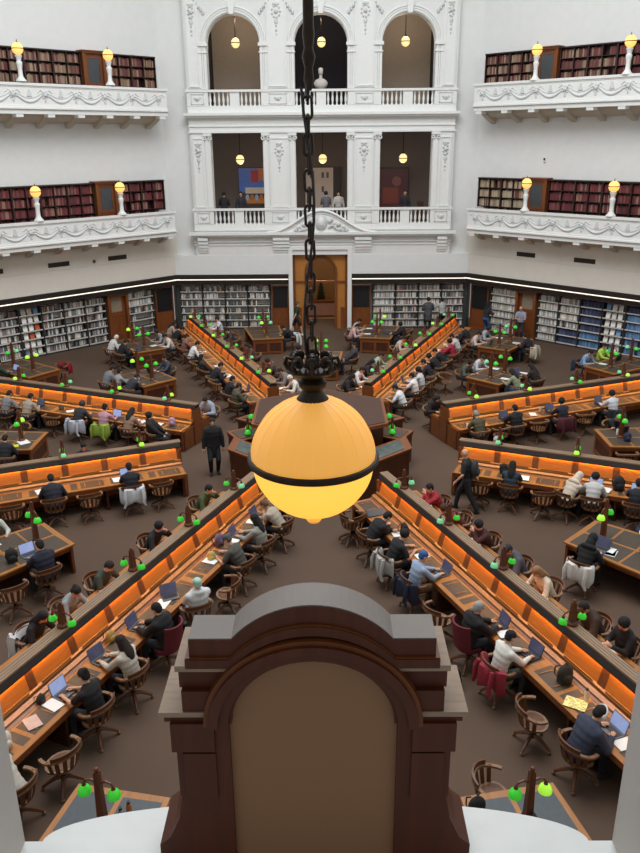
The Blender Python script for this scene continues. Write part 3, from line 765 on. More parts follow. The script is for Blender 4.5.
# ------------------------------------------------------------------ chairs
def chair_meshes():
    m = {}
    q = MB(); n = 16
    pl = [(.24*cos(2*PI*k/n)*(1.05 if sin(2*PI*k/n) > 0 else .95), .22*sin(2*PI*k/n)+.0) for k in range(n)]
    q.prism(pl, .42, .455); q.prism([(x*.82, y*.82) for x, y in pl], .455, .46, 1)
    m['seat'] = q.mesh('seat', [chairp, chairw])
    q = MB(); N = 18
    arc = []
    for k in range(N+1):
        a = R(-20)+R(220)*k/N        # from right-front round the back to left-front
        x = .3*cos(-a); y = .28*sin(-a)
        arc.append((x, y))
    for k in range(N):
        (xa, ya), (xb, yb) = arc[k], arc[k+1]
        f0 = lambda x, y, w: (x*(1+w), y*(1+w))
        h = lambda y: .69+max(0, (-y-.05))*.28
        a0, a1 = f0(xa, ya, -.09), f0(xa, ya, .09); b0, b1 = f0(xb, yb, -.09), f0(xb, yb, .09)
        q.hexa([(*a0, h(ya)-.035), (*a1, h(ya)-.035), (*b1, h(yb)-.035), (*b0, h(yb)-.035), (*a0, h(ya)), (*a1, h(ya)), (*b1, h(yb)), (*b0, h(yb))], 0)
    m['arm_rail'] = q.mesh('arm_rail', chairp)
    q = MB()
    for k in range(5, 14):
        (xa, ya), (xb, yb) = arc[k], arc[k+1]
        h = lambda y: .69+max(0, (-y-.05))*.28
        for lo, hi in ((0, .07),):
            q.hexa([(xa*.98, ya*.98, h(ya)), (xa*1.08, ya*1.08, h(ya)), (xb*1.08, yb*1.08, h(yb)), (xb*.98, yb*.98, h(yb)), (xa, ya, h(ya)+hi), (xa*1.1, ya*1.1, h(ya)+hi), (xb*1.1, yb*1.1, h(yb)+hi), (xb, yb, h(yb)+hi)])
    m['crest'] = q.mesh('crest_rail', chairw)
    q = MB(); q.box(-.03, .03, -.008, .008, 0, .26); m['slat'] = q.mesh('slat', chairw)
    q = MB(); q.lathe([(.045, .16), (.05, .2), (.03, .24), (.03, .36), (.08, .42)], seg=8); m['post'] = q.mesh('post', iron)
    q = MB(); q.tube([(.02, 0, .2), (.12, 0, .18), (.24, 0, .11), (.31, 0, .06)], [.035, .032, .026, .022], 6, 0); q.ball((.31, 0, .03), .03, 8, 5, 1)
    m['leg'] = q.mesh('leg', [chairw, chairp])
    # joined versions for small far chairs
    q = MB()
    def slats(q):
        for k in range(9):
            a = R(10+20*k); x, y = .29*cos(a), -.27*sin(a)
            q.tube([(x*.78, y*.78, .45), (x, y, .7)], .02, 4)
    slats(q)
    for k in range(N):
        (xa, ya), (xb, yb) = arc[k], arc[k+1]; h = lambda y: .70+max(0, (-y-.05))*.3+.0
        w = lambda x, y, s_: (x*(1+s_), y*(1+s_))
        q.hexa([(*w(xa, ya, -.08), h(ya)-.05), (*w(xa, ya, .08), h(ya)-.05), (*w(xb, yb, .08), h(yb)-.05), (*w(xb, yb, -.08), h(yb)-.05), (*w(xa, ya, -.08), h(ya)), (*w(xa, ya, .08), h(ya)), (*w(xb, yb, .08), h(yb)), (*w(xb, yb, -.08), h(yb))], 1)
    m['farback'] = q.mesh('backrest', [chairw, chairp])
    q = MB(); q.lathe([(.03, .12), (.03, .42)], seg=6)
    for k in range(4):
        a = R(45+90*k); q.tube([(0, 0, .18), (.3*cos(a), .3*sin(a), .03)], [.035, .02], 5)
    m['farbase'] = q.mesh('pedestal', chairw)
    # padded chair
    q = MB()
    for k in range(10):
        a0 = R(205+13*k); a1 = R(205+13*(k+1))
        q.hexa([(.25*cos(a0), .24*sin(a0), .48), (.29*cos(a0), .28*sin(a0), .48), (.29*cos(a1), .28*sin(a1), .48), (.25*cos(a1), .24*sin(a1), .48),
                (.25*cos(a0), .26*sin(a0)-.04, .98), (.28*cos(a0), .3*sin(a0)-.04, .98), (.28*cos(a1), .3*sin(a1)-.04, .98), (.25*cos(a1), .26*sin(a1)-.04, .98)])
    m['padback'] = q.mesh('backrest', maroon)
    q = MB(); q.prism(pl, .4, .47); m['padseat'] = q.mesh('seat', maroon)
    return m
CM = chair_meshes()
def chair_proto(kind):
    t = empty('swivel_chair' if kind != 'pad' else 'padded_chair')
    if kind == 'full':
        link('seat', CM['seat'], t); link('arm_rail', CM['arm_rail'], t); link('crest_rail', CM['crest'], t)
        for k in range(7):
            a = R(18+24*k); x, y = .295*cos(a), -.275*sin(a)
            M = Matrix.Translation((x*.8, y*.8, .45)) @ Matrix.Rotation(math.atan2(y, x)+PI/2, 4, 'Z') @ Matrix.Rotation(R(13), 4, 'X')
            link('slat', CM['slat'], t, M)
        link('post', CM['post'], t)
        for k in range(4): link('leg', CM['leg'], t, Matrix.Rotation(R(45+90*k), 4, 'Z'))
    elif kind == 'far':
        link('seat', CM['seat'], t); link('backrest', CM['farback'], t); link('pedestal', CM['farbase'], t)
    else:
        link('seat', CM['padseat'], t); link('backrest', CM['padback'], t); link('post', CM['post'], t)
        for k in range(4): link('leg', CM['leg'], t, Matrix.Rotation(R(45+90*k), 4, 'Z'))
    return t
PROTO = {}
def chair(kind, x, y, rz, label, group=None, cat='chair'):
    if kind not in PROTO: t = PROTO[kind] = chair_proto(kind)
    else: t = copy_tree(PROTO[kind])
    t.location = (x, y, 0); t.rotation_euler = (0, 0, rz)
    if 'group' in t: del t['group']
    return tag(t, label, cat, group)

# ------------------------------------------------------------------ people
def remesh(mb, name, voxel, dec):
    me = mb.mesh('tmp', [SK[0]]); ob = bpy.data.objects.new('tmp', me); C.objects.link(ob)
    m1 = ob.modifiers.new('r', 'REMESH'); m1.mode = 'VOXEL'; m1.voxel_size = voxel
    m2 = ob.modifiers.new('s', 'SMOOTH'); m2.factor = .5; m2.iterations = 2
    m3 = ob.modifiers.new('d', 'DECIMATE'); m3.ratio = dec
    dg = bpy.context.evaluated_depsgraph_get(); dg.update()
    r_ = bpy.data.meshes.new_from_object(ob.evaluated_get(dg)); r_.name = name
    bpy.data.objects.remove(ob)
    r_.polygons.foreach_set('use_smooth', [True]*len(r_.polygons))
    return r_
def join_mesh(base, mb, mats):
    """append un-remeshed detail to the continuous body; material slots: 0 skin, 1.. mats"""
    v = [tuple(x.co) for x in base.vertices]; f = [tuple(p.vertices) for p in base.polygons]
    n = len(v); mi = [0]*len(f)+mb.m
    me = bpy.data.meshes.new(base.name); me.from_pydata(v+mb.v, [], f+[tuple(i+n for i in q) for q in mb.f])
    for m_ in mats: me.materials.append(m_)
    me.polygons.foreach_set('material_index', mi); me.polygons.foreach_set('use_smooth', [True]*len(mi))
    return me
def ik(s, h, l1, l2, pole):
    s = Vector(s); h = Vector(h); d = h-s; L_ = min(d.length, (l1+l2)*.995); dn = d.normalized()
    a = (l1*l1-l2*l2+L_*L_)/(2*L_); hh = math.sqrt(max(0, l1*l1-a*a))
    p = Vector(pole); p = (p-dn*p.dot(dn)).normalized()
    return s+dn*a+p*hh, s+dn*L_
POSES = {
 'write': dict(lean=26, head=42, hands=[(-.16, .5, .74), (.14, .46, .74)]),
 'type': dict(lean=14, head=24, hands=[(-.12, .5, .75), (.12, .5, .75)]),
 'phone': dict(lean=6, head=38, hands=[(-.05, .34, .84), (.06, .34, .86)]),
 'chin': dict(lean=27, head=22, hands=[(-.05, .42, 1.03), (.2, .48, .74)]),
 'fold': dict(lean=38, head=52, hands=[(.12, .5, .74), (-.12, .52, .74)]),
 'back': dict(lean=-9, head=10, hands=[(-.14, .3, .6), (.14, .3, .6)]),
 'stand': dict(stand=1, lean=2, head=12, hands=[(-.28, .06, .82), (.28, .06, .82)], feet=[(-.1, 0), (.1, .04)]),
 'walk': dict(stand=1, lean=7, head=14, hands=[(-.27, .24, .9), (.27, -.2, .86)], feet=[(-.08, -.3), (.09, .28)]),
 'read': dict(stand=1, lean=4, head=35, hands=[(-.07, .32, 1.12), (.07, .32, 1.12)], feet=[(-.1, 0), (.1, .03)]),
 'reach': dict(stand=1, lean=9, head=8, hands=[(-.12, .42, 1.35), (.15, .36, 1.15)], feet=[(-.11, 0), (.12, .1)]),
}
TPL = {}
def template(pose):
    if pose in TPL: return TPL[pose]
    P = POSES[pose]; st = P.get('stand'); hz = .9 if st else .53
    a = R(P['lean']); pel = Vector((0, 0 if st else -.04, hz)); up = Vector((0, sin(a), cos(a)))
    chest = pel+up*.36; sh = pel+up*.47; neck = pel+up*.53; 
    ah = a*.6+R(P['head'])*.55; hu = Vector((0, sin(ah), cos(ah)))
    hc = neck+hu*.05+Vector((0, sin(R(P['head']))*.03, 0))+hu*.1
    pitch = R(P['head'])
    HM = Matrix.Translation(hc) @ Matrix.Rotation(-pitch, 4, 'X')
    T = dict(HM=HM)
    hips = [pel+Vector((sx*.095, 0, -.02)) for sx in (-1, 1)]
    if st: ank = [Vector((x, y, .09)) for x, y in P['feet']]
    else: ank = [Vector((sx*.13, .38, .09)) for sx in (-1, 1)]
    knees = []
    for i, sx in enumerate((-1, 1)):
        k, h_ = ik(hips[i], ank[i], .43, .42, (sx*.1, 1, .6 if not st else .1)); knees.append(k); ank[i] = h_
    shp = [sh+Vector((sx*.175, 0, -.02)) for sx in (-1, 1)]
    el, wr = [], []
    for i, sx in enumerate((-1, 1)):
        e_, w_ = ik(shp[i], P['hands'][i], .28, .25, (sx*.7, -.35, -.8)); el.append(e_); wr.append(w_)
    def torso(q, g):
        Rm = Matrix.Rotation(-a, 3, 'X')
        for t_, w, d in ((0, .165, .12), (.1, .15, .115), (.2, .15, .115), (.3, .17, .125), (.4, .18, .115), (.46, .15, .09)):
            q.ball(pel+up*t_, (w+g, d+g, .1+g*.5), 12, 8, 0, Rm)
    # body
    q = MB(); torso(q, -.01)
    q.caps(neck-up*.04, hc-hu*.04, .056, .05)
    H3 = HM.to_3x3()
    q.ball(hc+H3 @ Vector((0, -.005, .02)), (.074, .092, .098), 14, 10, 0, H3)
    q.ball(hc+H3 @ Vector((0, .025, -.045)), (.055, .062, .065), 12, 8, 0, H3)
    q.ball(hc+H3 @ Vector((0, .096, -.01)), (.013, .02, .028), 8, 6, 0, H3)
    for sx in (-1, 1): q.ball(hc+H3 @ Vector((sx*.076, -.005, -.005)), (.012, .02, .03), 8, 6, 0, H3)
    for i, sx in enumerate((-1, 1)):
        q.caps(shp[i], el[i], .05, .038); q.caps(el[i], wr[i], .038, .026)
        d = (wr[i]-el[i]).normalized(); q.caps(wr[i], wr[i]+d*.06, .028, .033)
        q.caps(hips[i], knees[i], .078, .055); q.caps(knees[i], ank[i], .055, .038)
        q.caps(ank[i]+Vector((0, -.02, -.04)), ank[i]+Vector((sx*.02, .13, -.055)), .035, .03)
    bm_ = remesh(q, 'body', .016, .35)
    q = MB()
    for i, sx in enumerate((-1, 1)):
        d = (wr[i]-el[i]).normalized(); side = d.cross(Vector((0, 0, 1))).normalized(); dn = side.cross(d); base = wr[i]+d*.075
        if dn.z > 0: dn = -dn
        for j, ln in enumerate((.062, .075, .07, .055)):
            o_ = base+side*(-.027+.018*j)
            q.tube([o_-d*.02, o_+d*ln*.45, o_+d*ln*.8+dn*.02, o_+d*ln*.85+dn*.042], [.0095, .009, .008, .006], 6)
        s2 = side*(-sx if side.x > 0 else sx)
        o_ = wr[i]+d*.02
        q.tube([o_+s2*.015, o_+s2*.045+d*.025, o_+s2*.05+d*.055+dn*.015], [.012, .01, .007], 6)
    for sx in (-1, 1): q.ball(hc+H3 @ Vector((sx*.03, .082, .018)), (.012, .007, .007), 6, 5, 1, H3)
    q.ball(hc+H3 @ Vector((0, .082, -.05)), (.022, .007, .007), 6, 5, 2, H3)
    T['body'] = join_mesh(bm_, q, [SK[0], eyem, lipm])
    for nm, ln in (('long', 1), ('short', .55)):
        q = MB(); torso(q, .022)
        for i in (0, 1):
            q.caps(shp[i], el[i] if ln == 1 else shp[i].lerp(el[i], .72), .068, .058 if ln == 1 else .062)
            if ln == 1: q.caps(el[i], wr[i].lerp(el[i], .08), .056, .042)
        T['top_'+nm] = remesh(q, 'top', .02, .4)
    q = MB(); torso(q, .05)                      # bulky coat / hoodie with hood roll
    for i in (0, 1): q.caps(shp[i], el[i], .085, .075); q.caps(el[i], wr[i].lerp(el[i], .06), .072, .052)
    q.ball(neck+Vector((0, -.06, 0)), (.12, .08, .06), 10, 8)
    if st: q.caps(pel+Vector((0, 0, .0)), pel-Vector((0, 0, .25)), .17, .17)
    T['top_coat'] = remesh(q, 'coat', .02, .4)
    q = MB(); q.ball(pel+Vector((0, 0, 0)), (.185, .145, .13), 12, 8)
    for i, sx in enumerate((-1, 1)): q.caps(hips[i], knees[i], .1, .078); q.caps(knees[i], ank[i].lerp(knees[i], .05), .076, .058)
    T['trousers'] = remesh(q, 'trousers', .02, .4)
    q = MB(); q.ball(pel+Vector((0, 0, 0)), (.18, .14, .12), 12, 8)
    for i, sx in enumerate((-1, 1)): q.caps(hips[i], hips[i].lerp(knees[i], .85), .1, .09)
    T['shorts'] = remesh(q, 'shorts', .02, .4)
    q = MB()
    for i, sx in enumerate((-1, 1)):
        p = ank[i]; q.caps(p+Vector((0, -.03, -.045)), p+Vector((sx*.02, .15, -.05)), .046, .038); q.caps(p+Vector((0, -.01, -.04)), p+Vector((0, -.01, .01)), .045, .045)
    T['shoes'] = remesh(q, 'shoes', .016, .4)
    T['wr'] = wr; T['hc'] = hc; T['neck'] = neck; T['up'] = up; T['pel'] = pel; T['a'] = a
    TPL[pose] = T
    return T
HAIR = {}
def hair_mesh(st):
    if st in HAIR: return HAIR[st]
    q = MB()
    if st == 'cap':
        q.ball((0, -.01, .045), (.085, .104, .08), 14, 10); q.add([(-.06, .08, .04), (.06, .08, .04), (.05, .17, .02), (-.05, .17, .02), (-.06, .08, .05), (.06, .08, .05), (.05, .17, .028), (-.05, .17, .028)], [(3, 2, 1, 0), (4, 5, 6, 7), (0, 1, 5, 4), (1, 2, 6, 5), (2, 3, 7, 6), (3, 0, 4, 7)])
        q.ball((0, -.03, -.01), (.078, .08, .07), 10, 8)
    elif st == 'hijab':
        q.ball((0, -.02, .02), (.1, .115, .12), 14, 10); q.ball((0, -.02, -.1), (.11, .11, .1), 12, 8); q.ball((0, -.03, -.2), (.18, .13, .08), 12, 8); q.ball((0, -.06, -.1), (.09, .09, .12), 10, 8)
    else:
        q.ball((0, -.018, .035), (.086, .1, .092), 14, 10); q.ball((0, -.045, -.01), (.08, .07, .08), 12, 8)
        if st == 'long':
            q.ball((0, -.075, -.08), (.085, .05, .14), 12, 8); q.ball((0, -.09, -.2), (.1, .045, .16), 12, 8)
            for sx in (-1, 1): q.ball((sx*.07, -.02, -.08), (.03, .05, .12), 8, 6)
        if st == 'bun': q.ball((0, -.09, .08), .045, 10, 8)
        if st == 'full': q.ball((0, -.03, .02), (.105, .11, .11), 12, 8)
    v = .014
    HAIR[st] = remesh(q, 'hair', v, .45)
    return HAIR[st]
def setm(o, m):
    if not o.data.materials: o.data.materials.append(m)
    o.material_slots[0].link = 'OBJECT'; o.material_slots[0].material = m
def fab(h): return mat('fabric '+h, '#'+h, .85, var=.12, scale=40)
def person(x, y, rz, pose, label, top, sleeve, hair, hcol, legs='24262c', skin=0, extra='', shoes='2a2624', z=0, scale=1.0):
    T = template(pose)
    t = thing('person', label, 'person', (x, y, z), rz); t.scale = (scale,)*3
    o = link('body', T['body'], t); setm(o, SK[skin])
    o = link('coat' if sleeve == 'coat' else 'top', T['top_'+sleeve], t); setm(o, fab(top))
    o = link('trousers' if 'shorts' not in extra else 'shorts', T['shorts' if 'shorts' in extra else 'trousers'], t); setm(o, fab(legs))
    o = link('shoes', T['shoes'], t); setm(o, fab(shoes))
    if hair != 'bald':
        o = link('hair' if hair in ('short', 'long', 'bun', 'full') else {'cap': 'cap', 'beanie': 'beanie', 'hijab': 'headscarf'}[hair], hair_mesh('short' if hair == 'beanie' else hair), t, T['HM']); setm(o, fab(hcol))
    if 'phones' in extra:
        q = MB(T['HM']); q.tube([(.1*cos(PI*i/10), 0, .02+.12*sin(PI*i/10)) for i in range(11)], .012, 6)
        for sx in (-1, 1): q.ball((sx*.095, 0, .0), (.02, .035, .04), 8, 6)
        q.build('headphones', fab('d8d8d6'), t)
    if 'pack' in extra:
        q = MB(); c = T['pel']+T['up']*.3; q.ball(c+Vector((0, -.2, .0)), (.16, .1, .24), 12, 8); q.ball(c+Vector((0, -.29, -.08)), (.11, .05, .11), 10, 6)
        q.build('backpack', fab('33373a'), t)
    return t
def desk_pt(a, s, r_, n):
    t = R(a); return (sin(t)*r_+cos(t)*n*s, cos(t)*r_-sin(t)*n*s)
def face_desk(a, s):
    t = R(a); nx, ny = cos(t)*s, -sin(t)*s       # outward normal of that side
    return math.atan2(-ny, -nx)-PI/2              # local +y points at the desk
# items --------------------------------------------------------------
def laptop(x, y, z, rz, label, dark=False, scr=None):
    t = thing('laptop', label, 'laptop', (x, y, z), rz)
    MB().box(-.165, .165, -.11, .11, 0, .018).build('base', lapd if dark else lapm, t)
    MB().box(-.145, .145, -.04, .085, .018, .0205).build('keyboard', lapd, t)
    M = Matrix.Translation((0, .11, .015)) @ Matrix.Rotation(R(-18), 4, 'X')
    l = MB(M).box(-.165, .165, -.006, .006, 0, .22).build('lid', lapd if dark else lapm, t)
    MB(M).box(-.155, .155, -.009, -.006, .012, .21).build('screen', scr or screend, l)
def sheets(x, y, z, rz, label, m=None, w=.21, h=.3, name='paper_sheet', cat='paper'):
    q = MB(); q.box(-w/2, w/2, -h/2, h/2, 0, .006)
    o = q.build(name, m or paper); o.location = (x, y, z); o.rotation_euler = (0, 0, rz); tag(o, label, cat)
def openbook(x, y, z, rz, label):
    q = MB()
    for s in (-1, 1): q.extr([(0, .0), (s*.08, .025), (s*.19, .012), (s*.19, 0)], -.13, .13)
    o = q.build('open_book', paper); o.location = (x, y, z); o.rotation_euler = (0, 0, rz); tag(o, label, 'book')
def bottle(x, y, z, label, c='b9b4aa'):
    t = thing('water_bottle', label, 'bottle', (x, y, z))
    MB().lathe([(.035, 0), (.037, .02), (.037, .15), (.022, .19)], seg=12).build('flask', fab(c), t, True); MB().lathe([(.022, .19), (.024, .225)], seg=10).build('cap', blackm, t)
def bag(x, y, z, rz, label, c='1d1e22', s=1, cat='backpack'):
    t = thing('backpack', label, cat, (x, y, z), rz); t.scale = (s, s, s)
    q = MB(); q.ball((0, 0, .19), (.17, .11, .2), 14, 10); q.box(-.13, .13, -.08, .08, 0, .12); me = remesh(q, 'pack_body', .018, .4); o = link('pack_body', me, t); setm(o, fab(c))
    q = MB(); q.ball((0, -.1, .13), (.11, .05, .1), 10, 6); q.build('front_pocket', fab(c), t, True)
    q = MB()
    for sx in (-1, 1): q.tube([(sx*.08, .08, .34), (sx*.11, .17, .26), (sx*.11, .17, .1), (sx*.09, .1, .05)], .015, 6)
    q.tube([(-.04, 0, .38), (0, 0, .43), (.04, 0, .38)], .01, 6); q.build('strap', fab('3a3630'), t)
def draped(x, y, rz, label, c, c2=None, w=.5):
    """garment hanging over a chair back (chair centre x,y facing rz)"""
    q = MB(); N = 14; rows = []
    prof = [(.235, .6), (.25, .72), (.29, .775), (.335, .75), (.355, .62), (.36, .48), (.35, .36)]
    for i in range(N+1):
        a = R(270+(-70+140*i/N)*w/.5); w_ = .02*sin(i*.95+len(label))+.008*sin(i*2.3)
        rows.append([((r_+w_*(j > 2)*2)*cos(a), (r_+w_*(j > 2)*2)*sin(a), z_+(.05*sin(i*.7+len(label)) if j == 6 else 0)) for j, (r_, z_) in enumerate(prof)])
    vs = [p for r_ in rows for p in r_]; k = len(prof)
    th = [(x_*.965, y_*.965, z_-.012) for x_, y_, z_ in vs]; n = len(vs)
    fs = [(i*k+j, (i+1)*k+j, (i+1)*k+j+1, i*k+j+1) for i in range(N) for j in range(k-1)]
    fs2 = [tuple(q_+n for q_ in f_)[::-1] for f_ in fs]
    edge = [(j, j+1, j+1+n, j+n) for j in range(k-1)]+[(N*k+j+1, N*k+j, N*k+j+n, N*k+j+1+n) for j in range(k-1)]+[((i+1)*k, i*k, i*k+n, (i+1)*k+n) for i in range(N)]+[(i*k+k-1, (i+1)*k+k-1, (i+1)*k+k-1+n, i*k+k-1+n) for i in range(N)]
    q.add(vs+th, fs+fs2+edge)
    for sx in (-1, 1): q.tube([(sx*.2, -.3, .74), (sx*.23, -.34, .6), (sx*.21, -.36, .4), (sx*.26, -.34, .28)], [.04, .045, .04, .03], 7)
    o = q.build('draped_jacket', fab(c), None, True); o.location = (x, y, 0); o.rotation_euler = (0, 0, rz); tag(o, label, 'jacket')
    return o

# ------------------------------------------------------------------ who sits where
SH = [(157.5, 1), (-157.5, -1)]
def seat(a, s, r_, pose, top, sleeve, hair, hcol, desc, item='', kind=None, n=1.2, skin=0, legs='24262c', extra='', drape=None, tw=0):
    if (abs(a) > 100 and s*a < 0) and n == 1.2 and (a, s) not in ((-157.5, -1), (-112.5, -1)): n = 1.03
    if (a, s) == (-157.5, 1): n = 1.03
    x, y = desk_pt(a, s, r_, n); rz = face_desk(a, s)+R(tw)
    person(x, y, rz, pose, 'person %s at the %s desk' % (desc, where[a]), top, sleeve, hair, hcol, legs, skin, extra)
    nearq = a in (157.5, -157.5) or (abs(a) == 112.5)
    k = kind or ('full' if nearq else 'far')
    chair(k, x, y, rz, ('maroon padded chair' if k == 'pad' else 'wooden swivel armchair')+' under person '+desc)
    if drape: draped(x, y, rz, drape[1]+' hung on the chair of person '+desc, drape[0])
    ix, iy = desk_pt(a, s, r_, .62)
    if 'L' in item: laptop(ix, iy, .70, rz+PI*0+R(random.uniform(-8, 8)), 'open laptop before person '+desc, dark='d' in item, scr=screen if 'b' in item else None)
    if 'P' in item: px, py = desk_pt(a, s, r_+.28, .62); sheets(px, py, .70, rz+R(random.uniform(-15, 15)), 'white papers beside person '+desc)
    if 'B' in item: px, py = desk_pt(a, s, r_-.05, .64); openbook(px, py, .70, rz, 'open book before person '+desc)
    if 'w' in item: px, py = desk_pt(a, s, r_-.35, .5); bottle(px, py, .71, 'water bottle left by person '+desc)
BLK, NAV, GRY, WHT = '17181b', '232a3d', '6a6a6a', 'c9c9c6'
# near right desk, left-hand side
seat(157.5, 1, 5.9, 'fold', BLK, 'coat', 'short', '15110f', 'in black jacket bent over bag', 'P')
seat(157.5, 1, 6.95, 'write', '1b1c1f', 'short', 'full', '14110f', 'in black t-shirt writing', 'P', drape=('a9aaa6', 'pale grey jacket'))
seat(157.5, 1, 8.0, 'type', '8fa3bc', 'long', 'cap', '2d5b96', 'in pale blue shirt and blue cap', 'L', drape=('1c2036', 'navy jacket'), legs='6b4d33')
seat(157.5, 1, 10.0, 'type', '161618', 'coat', 'beanie', '8f9392', 'in black coat and grey beanie', 'LdP', kind='pad')
seat(157.5, 1, 10.95, 'type', 'd6d4cc', 'long', 'cap', '14161b', 'in white shirt and black cap', 'Ld', drape=('8c2634', 'red and white jacket'), legs='3a3d3a')
seat(157.5, 1, 12.95, 'write', '333a4c', 'coat', 'short', '17120f', 'in navy hoodie with headphones', 'LbP', extra='phones', legs='1b1c22')
# near right desk, right-hand side
seat(157.5, -1, 5.1, 'chin', '8e1f2a', 'long', 'short', '14100f', 'in bright red shirt', 'B')
seat(157.5, -1, 6.05, 'fold', '6b2a2a', 'long', 'short', '3a2a22', 'in red checked top with earphones', '', skin=1)
seat(157.5, -1, 7.2, 'chin', '3d1c1c', 'long', 'full', '16110f', 'in dark maroon jumper', 'B')
seat(157.5, -1, 8.35, 'write', '4b4c56', 'coat', 'cap', '25262c', 'in grey hoodie and dark cap', '', skin=1)
seat(157.5, -1, 9.3, 'write', 'cfc2ad', 'long', 'long', '8a6a48', 'with blond hair in cream jumper', 'P')
seat(157.5, -1, 10.65, 'write', '3a2a20', 'coat', 'short', '1a1512', 'in dark brown jacket', '', skin=1)
seat(157.5, -1, 11.4, 'phone', '151416', 'long', 'full', '121011', 'in black top holding phone', 'B')
# near left desk, left-hand side
seat(-157.5, 1, 5.1, 'chin', '3c4a2c', 'long', 'short', '15120f', 'in green patterned jumper', 'P')
seat(-157.5, 1, 7.2, 'chin', '16151a', 'long', 'full', '121012', 'in black cardigan hand on cheek', '')
seat(-157.5, 1, 9.0, 'write', '3a4038', 'short', 'short', '241a17', 'in dark olive t-shirt', 'P')
seat(-157.5, 1, 10.0, 'write', '8a9092', 'long', 'bun', '1a1614', 'in light grey top with bun', '')
seat(-157.5, 1, 10.9, 'write', '18161a', 'short', 'long', '151113', 'in black dress with long hair', '', drape=('c8c8c8', 'white cardigan'))
# near left desk, right-hand side
seat(-157.5, -1, 5.2, 'fold', 'a39a8c', 'long', 'short', '5a4632', 'in fawn jumper behind the lantern', 'LP', skin=1)
seat(-157.5, -1, 6.2, 'type', '8d8e88', 'long', 'long', '17130f', 'with long dark hair and grey checked shirt', 'LP')
seat(-157.5, -1, 7.15, 'write', '4a4a44', 'short', 'cap', '4a4a4c', 'in grey cap and olive t-shirt', 'P', legs='2b2c2e')
seat(-157.5, -1, 8.95, 'back', 'c6cacb', 'coat', 'cap', '9fc4b4', 'in white hoodie and mint cap', 'L', tw=-35, legs='b8bcc0')
seat(-157.5, -1, 10.0, 'type', '121316', 'coat', 'short', '0f0f10', 'in black jacket on maroon chair', 'L', kind='pad')
seat(-157.5, -1, 11.05, 'type', 'bcb5a8', 'long', 'long', '241915', 'with long brown hair and cream jumper', 'L', legs='16161a')
seat(-157.5, -1, 12.0, 'type', '19181a', 'short', 'bun', '15120f', 'with tied black hair and black t-shirt', 'LbP')
seat(-157.5, -1, 13.75, 'fold', 'b5b2a8', 'long', 'short', '2a2320', 'in pale checked shirt at frame edge', '')
# middle left desk
seat(-112.5, -1, 7.6, 'write', '1b1f2a', 'coat', 'short', '120f0e', 'in black jacket with red phone', 'P')
seat(-112.5, -1, 5.7, 'type', '1d1f27', 'long', 'short', '121011', 'in navy top with white hood', 'LbP', drape=('c2c8cc', 'white hood'))
seat(-112.5, 1, 6.6, 'type', '26262a', 'long', 'short', '17120f', 'mostly hidden behind the screen', '')
seat(-112.5, 1, 7.5, 'fold', 'b4b6ba', 'long', 'short', '1b1714', 'in white top beyond the screen', '')
# rear left desk
seat(-67.5, -1, 10.85, 'write', '77777a', 'long', 'short', '1c1715', 'in grey jumper at left edge', 'P')
seat(-67.5, -1, 9.95, 'write', '9c8f80', 'long', 'short', '1b1512', 'in beige jumper', 'LdP')
seat(-67.5, -1, 7.85, 'write', '2a2a2e', 'long', 'full', '3a322c', 'in dark top with headband', 'P', drape=('aeb4bf', 'pale blue jacket'))
seat(-67.5, -1, 6.85, 'type', 'b98a98', 'long', 'bun', '16110f', 'in pink jumper', 'LbP', drape=('86a03a', 'lime green jacket'))
seat(-67.5, -1, 5.95, 'write', '8a6f5c', 'long', 'long', '1b1412', 'in tan top with long black hair', 'BP')
seat(-67.5, -1, 4.95, 'back', '1b1a1d', 'coat', 'full', '17120f', 'in black turned on the chair', 'P', tw=-70)
seat(-67.5, 1, 4.4, 'write', '8d97a6', 'coat', 'short', '231c18', 'in pale blue jacket by desk end', '')
# rear right desk
seat(67.5, 1, 4.75, 'write', '4a4630', 'short', 'short', '8b8680', 'with grey hair and olive t-shirt', '')
seat(67.5, -1, 4.45, 'write', '1c1718', 'coat', 'long', '1a1412', 'in black cardigan at desk inner end', 'P')
seat(67.5, 1, 6.05, 'type', '161619', 'coat', 'short', '110f0f', 'in black jumper with laptop', 'Ld')
seat(67.5, 1, 7.8, 'type', '20232f', 'long', 'full', '14100f', 'in navy top', 'Ldw', drape=('4a1420', 'burgundy jacket'))
seat(67.5, 1, 9.8, 'type', 'c7cbd2', 'long', 'full', '15110f', 'in white shirt near right edge', 'LdP', drape=('1d2026', 'black coat'))
# middle right desk
seat(112.5, 1, 5.75, 'type', '2c3a46', 'long', 'long', '131013', 'in denim blue top', 'P')
seat(112.5, 1, 7.15, 'fold', 'c4b7a5', 'long', 'hijab', 'cbbca8', 'in cream headscarf', '', tw=-30)
seat(112.5, 1, 7.75, 'write', 'b9bbb8', 'long', 'full', '131112', 'in white hooded jumper', 'LbP')
seat(112.5, 1, 8.75, 'type', '222228', 'short', 'short', '131010', 'in black t-shirt at right edge', 'LbP')
seat(112.5, -1, 5.0, 'write', '3a3a40', 'long', 'short', 'a8a39c', 'with white hair beyond the screen', '')
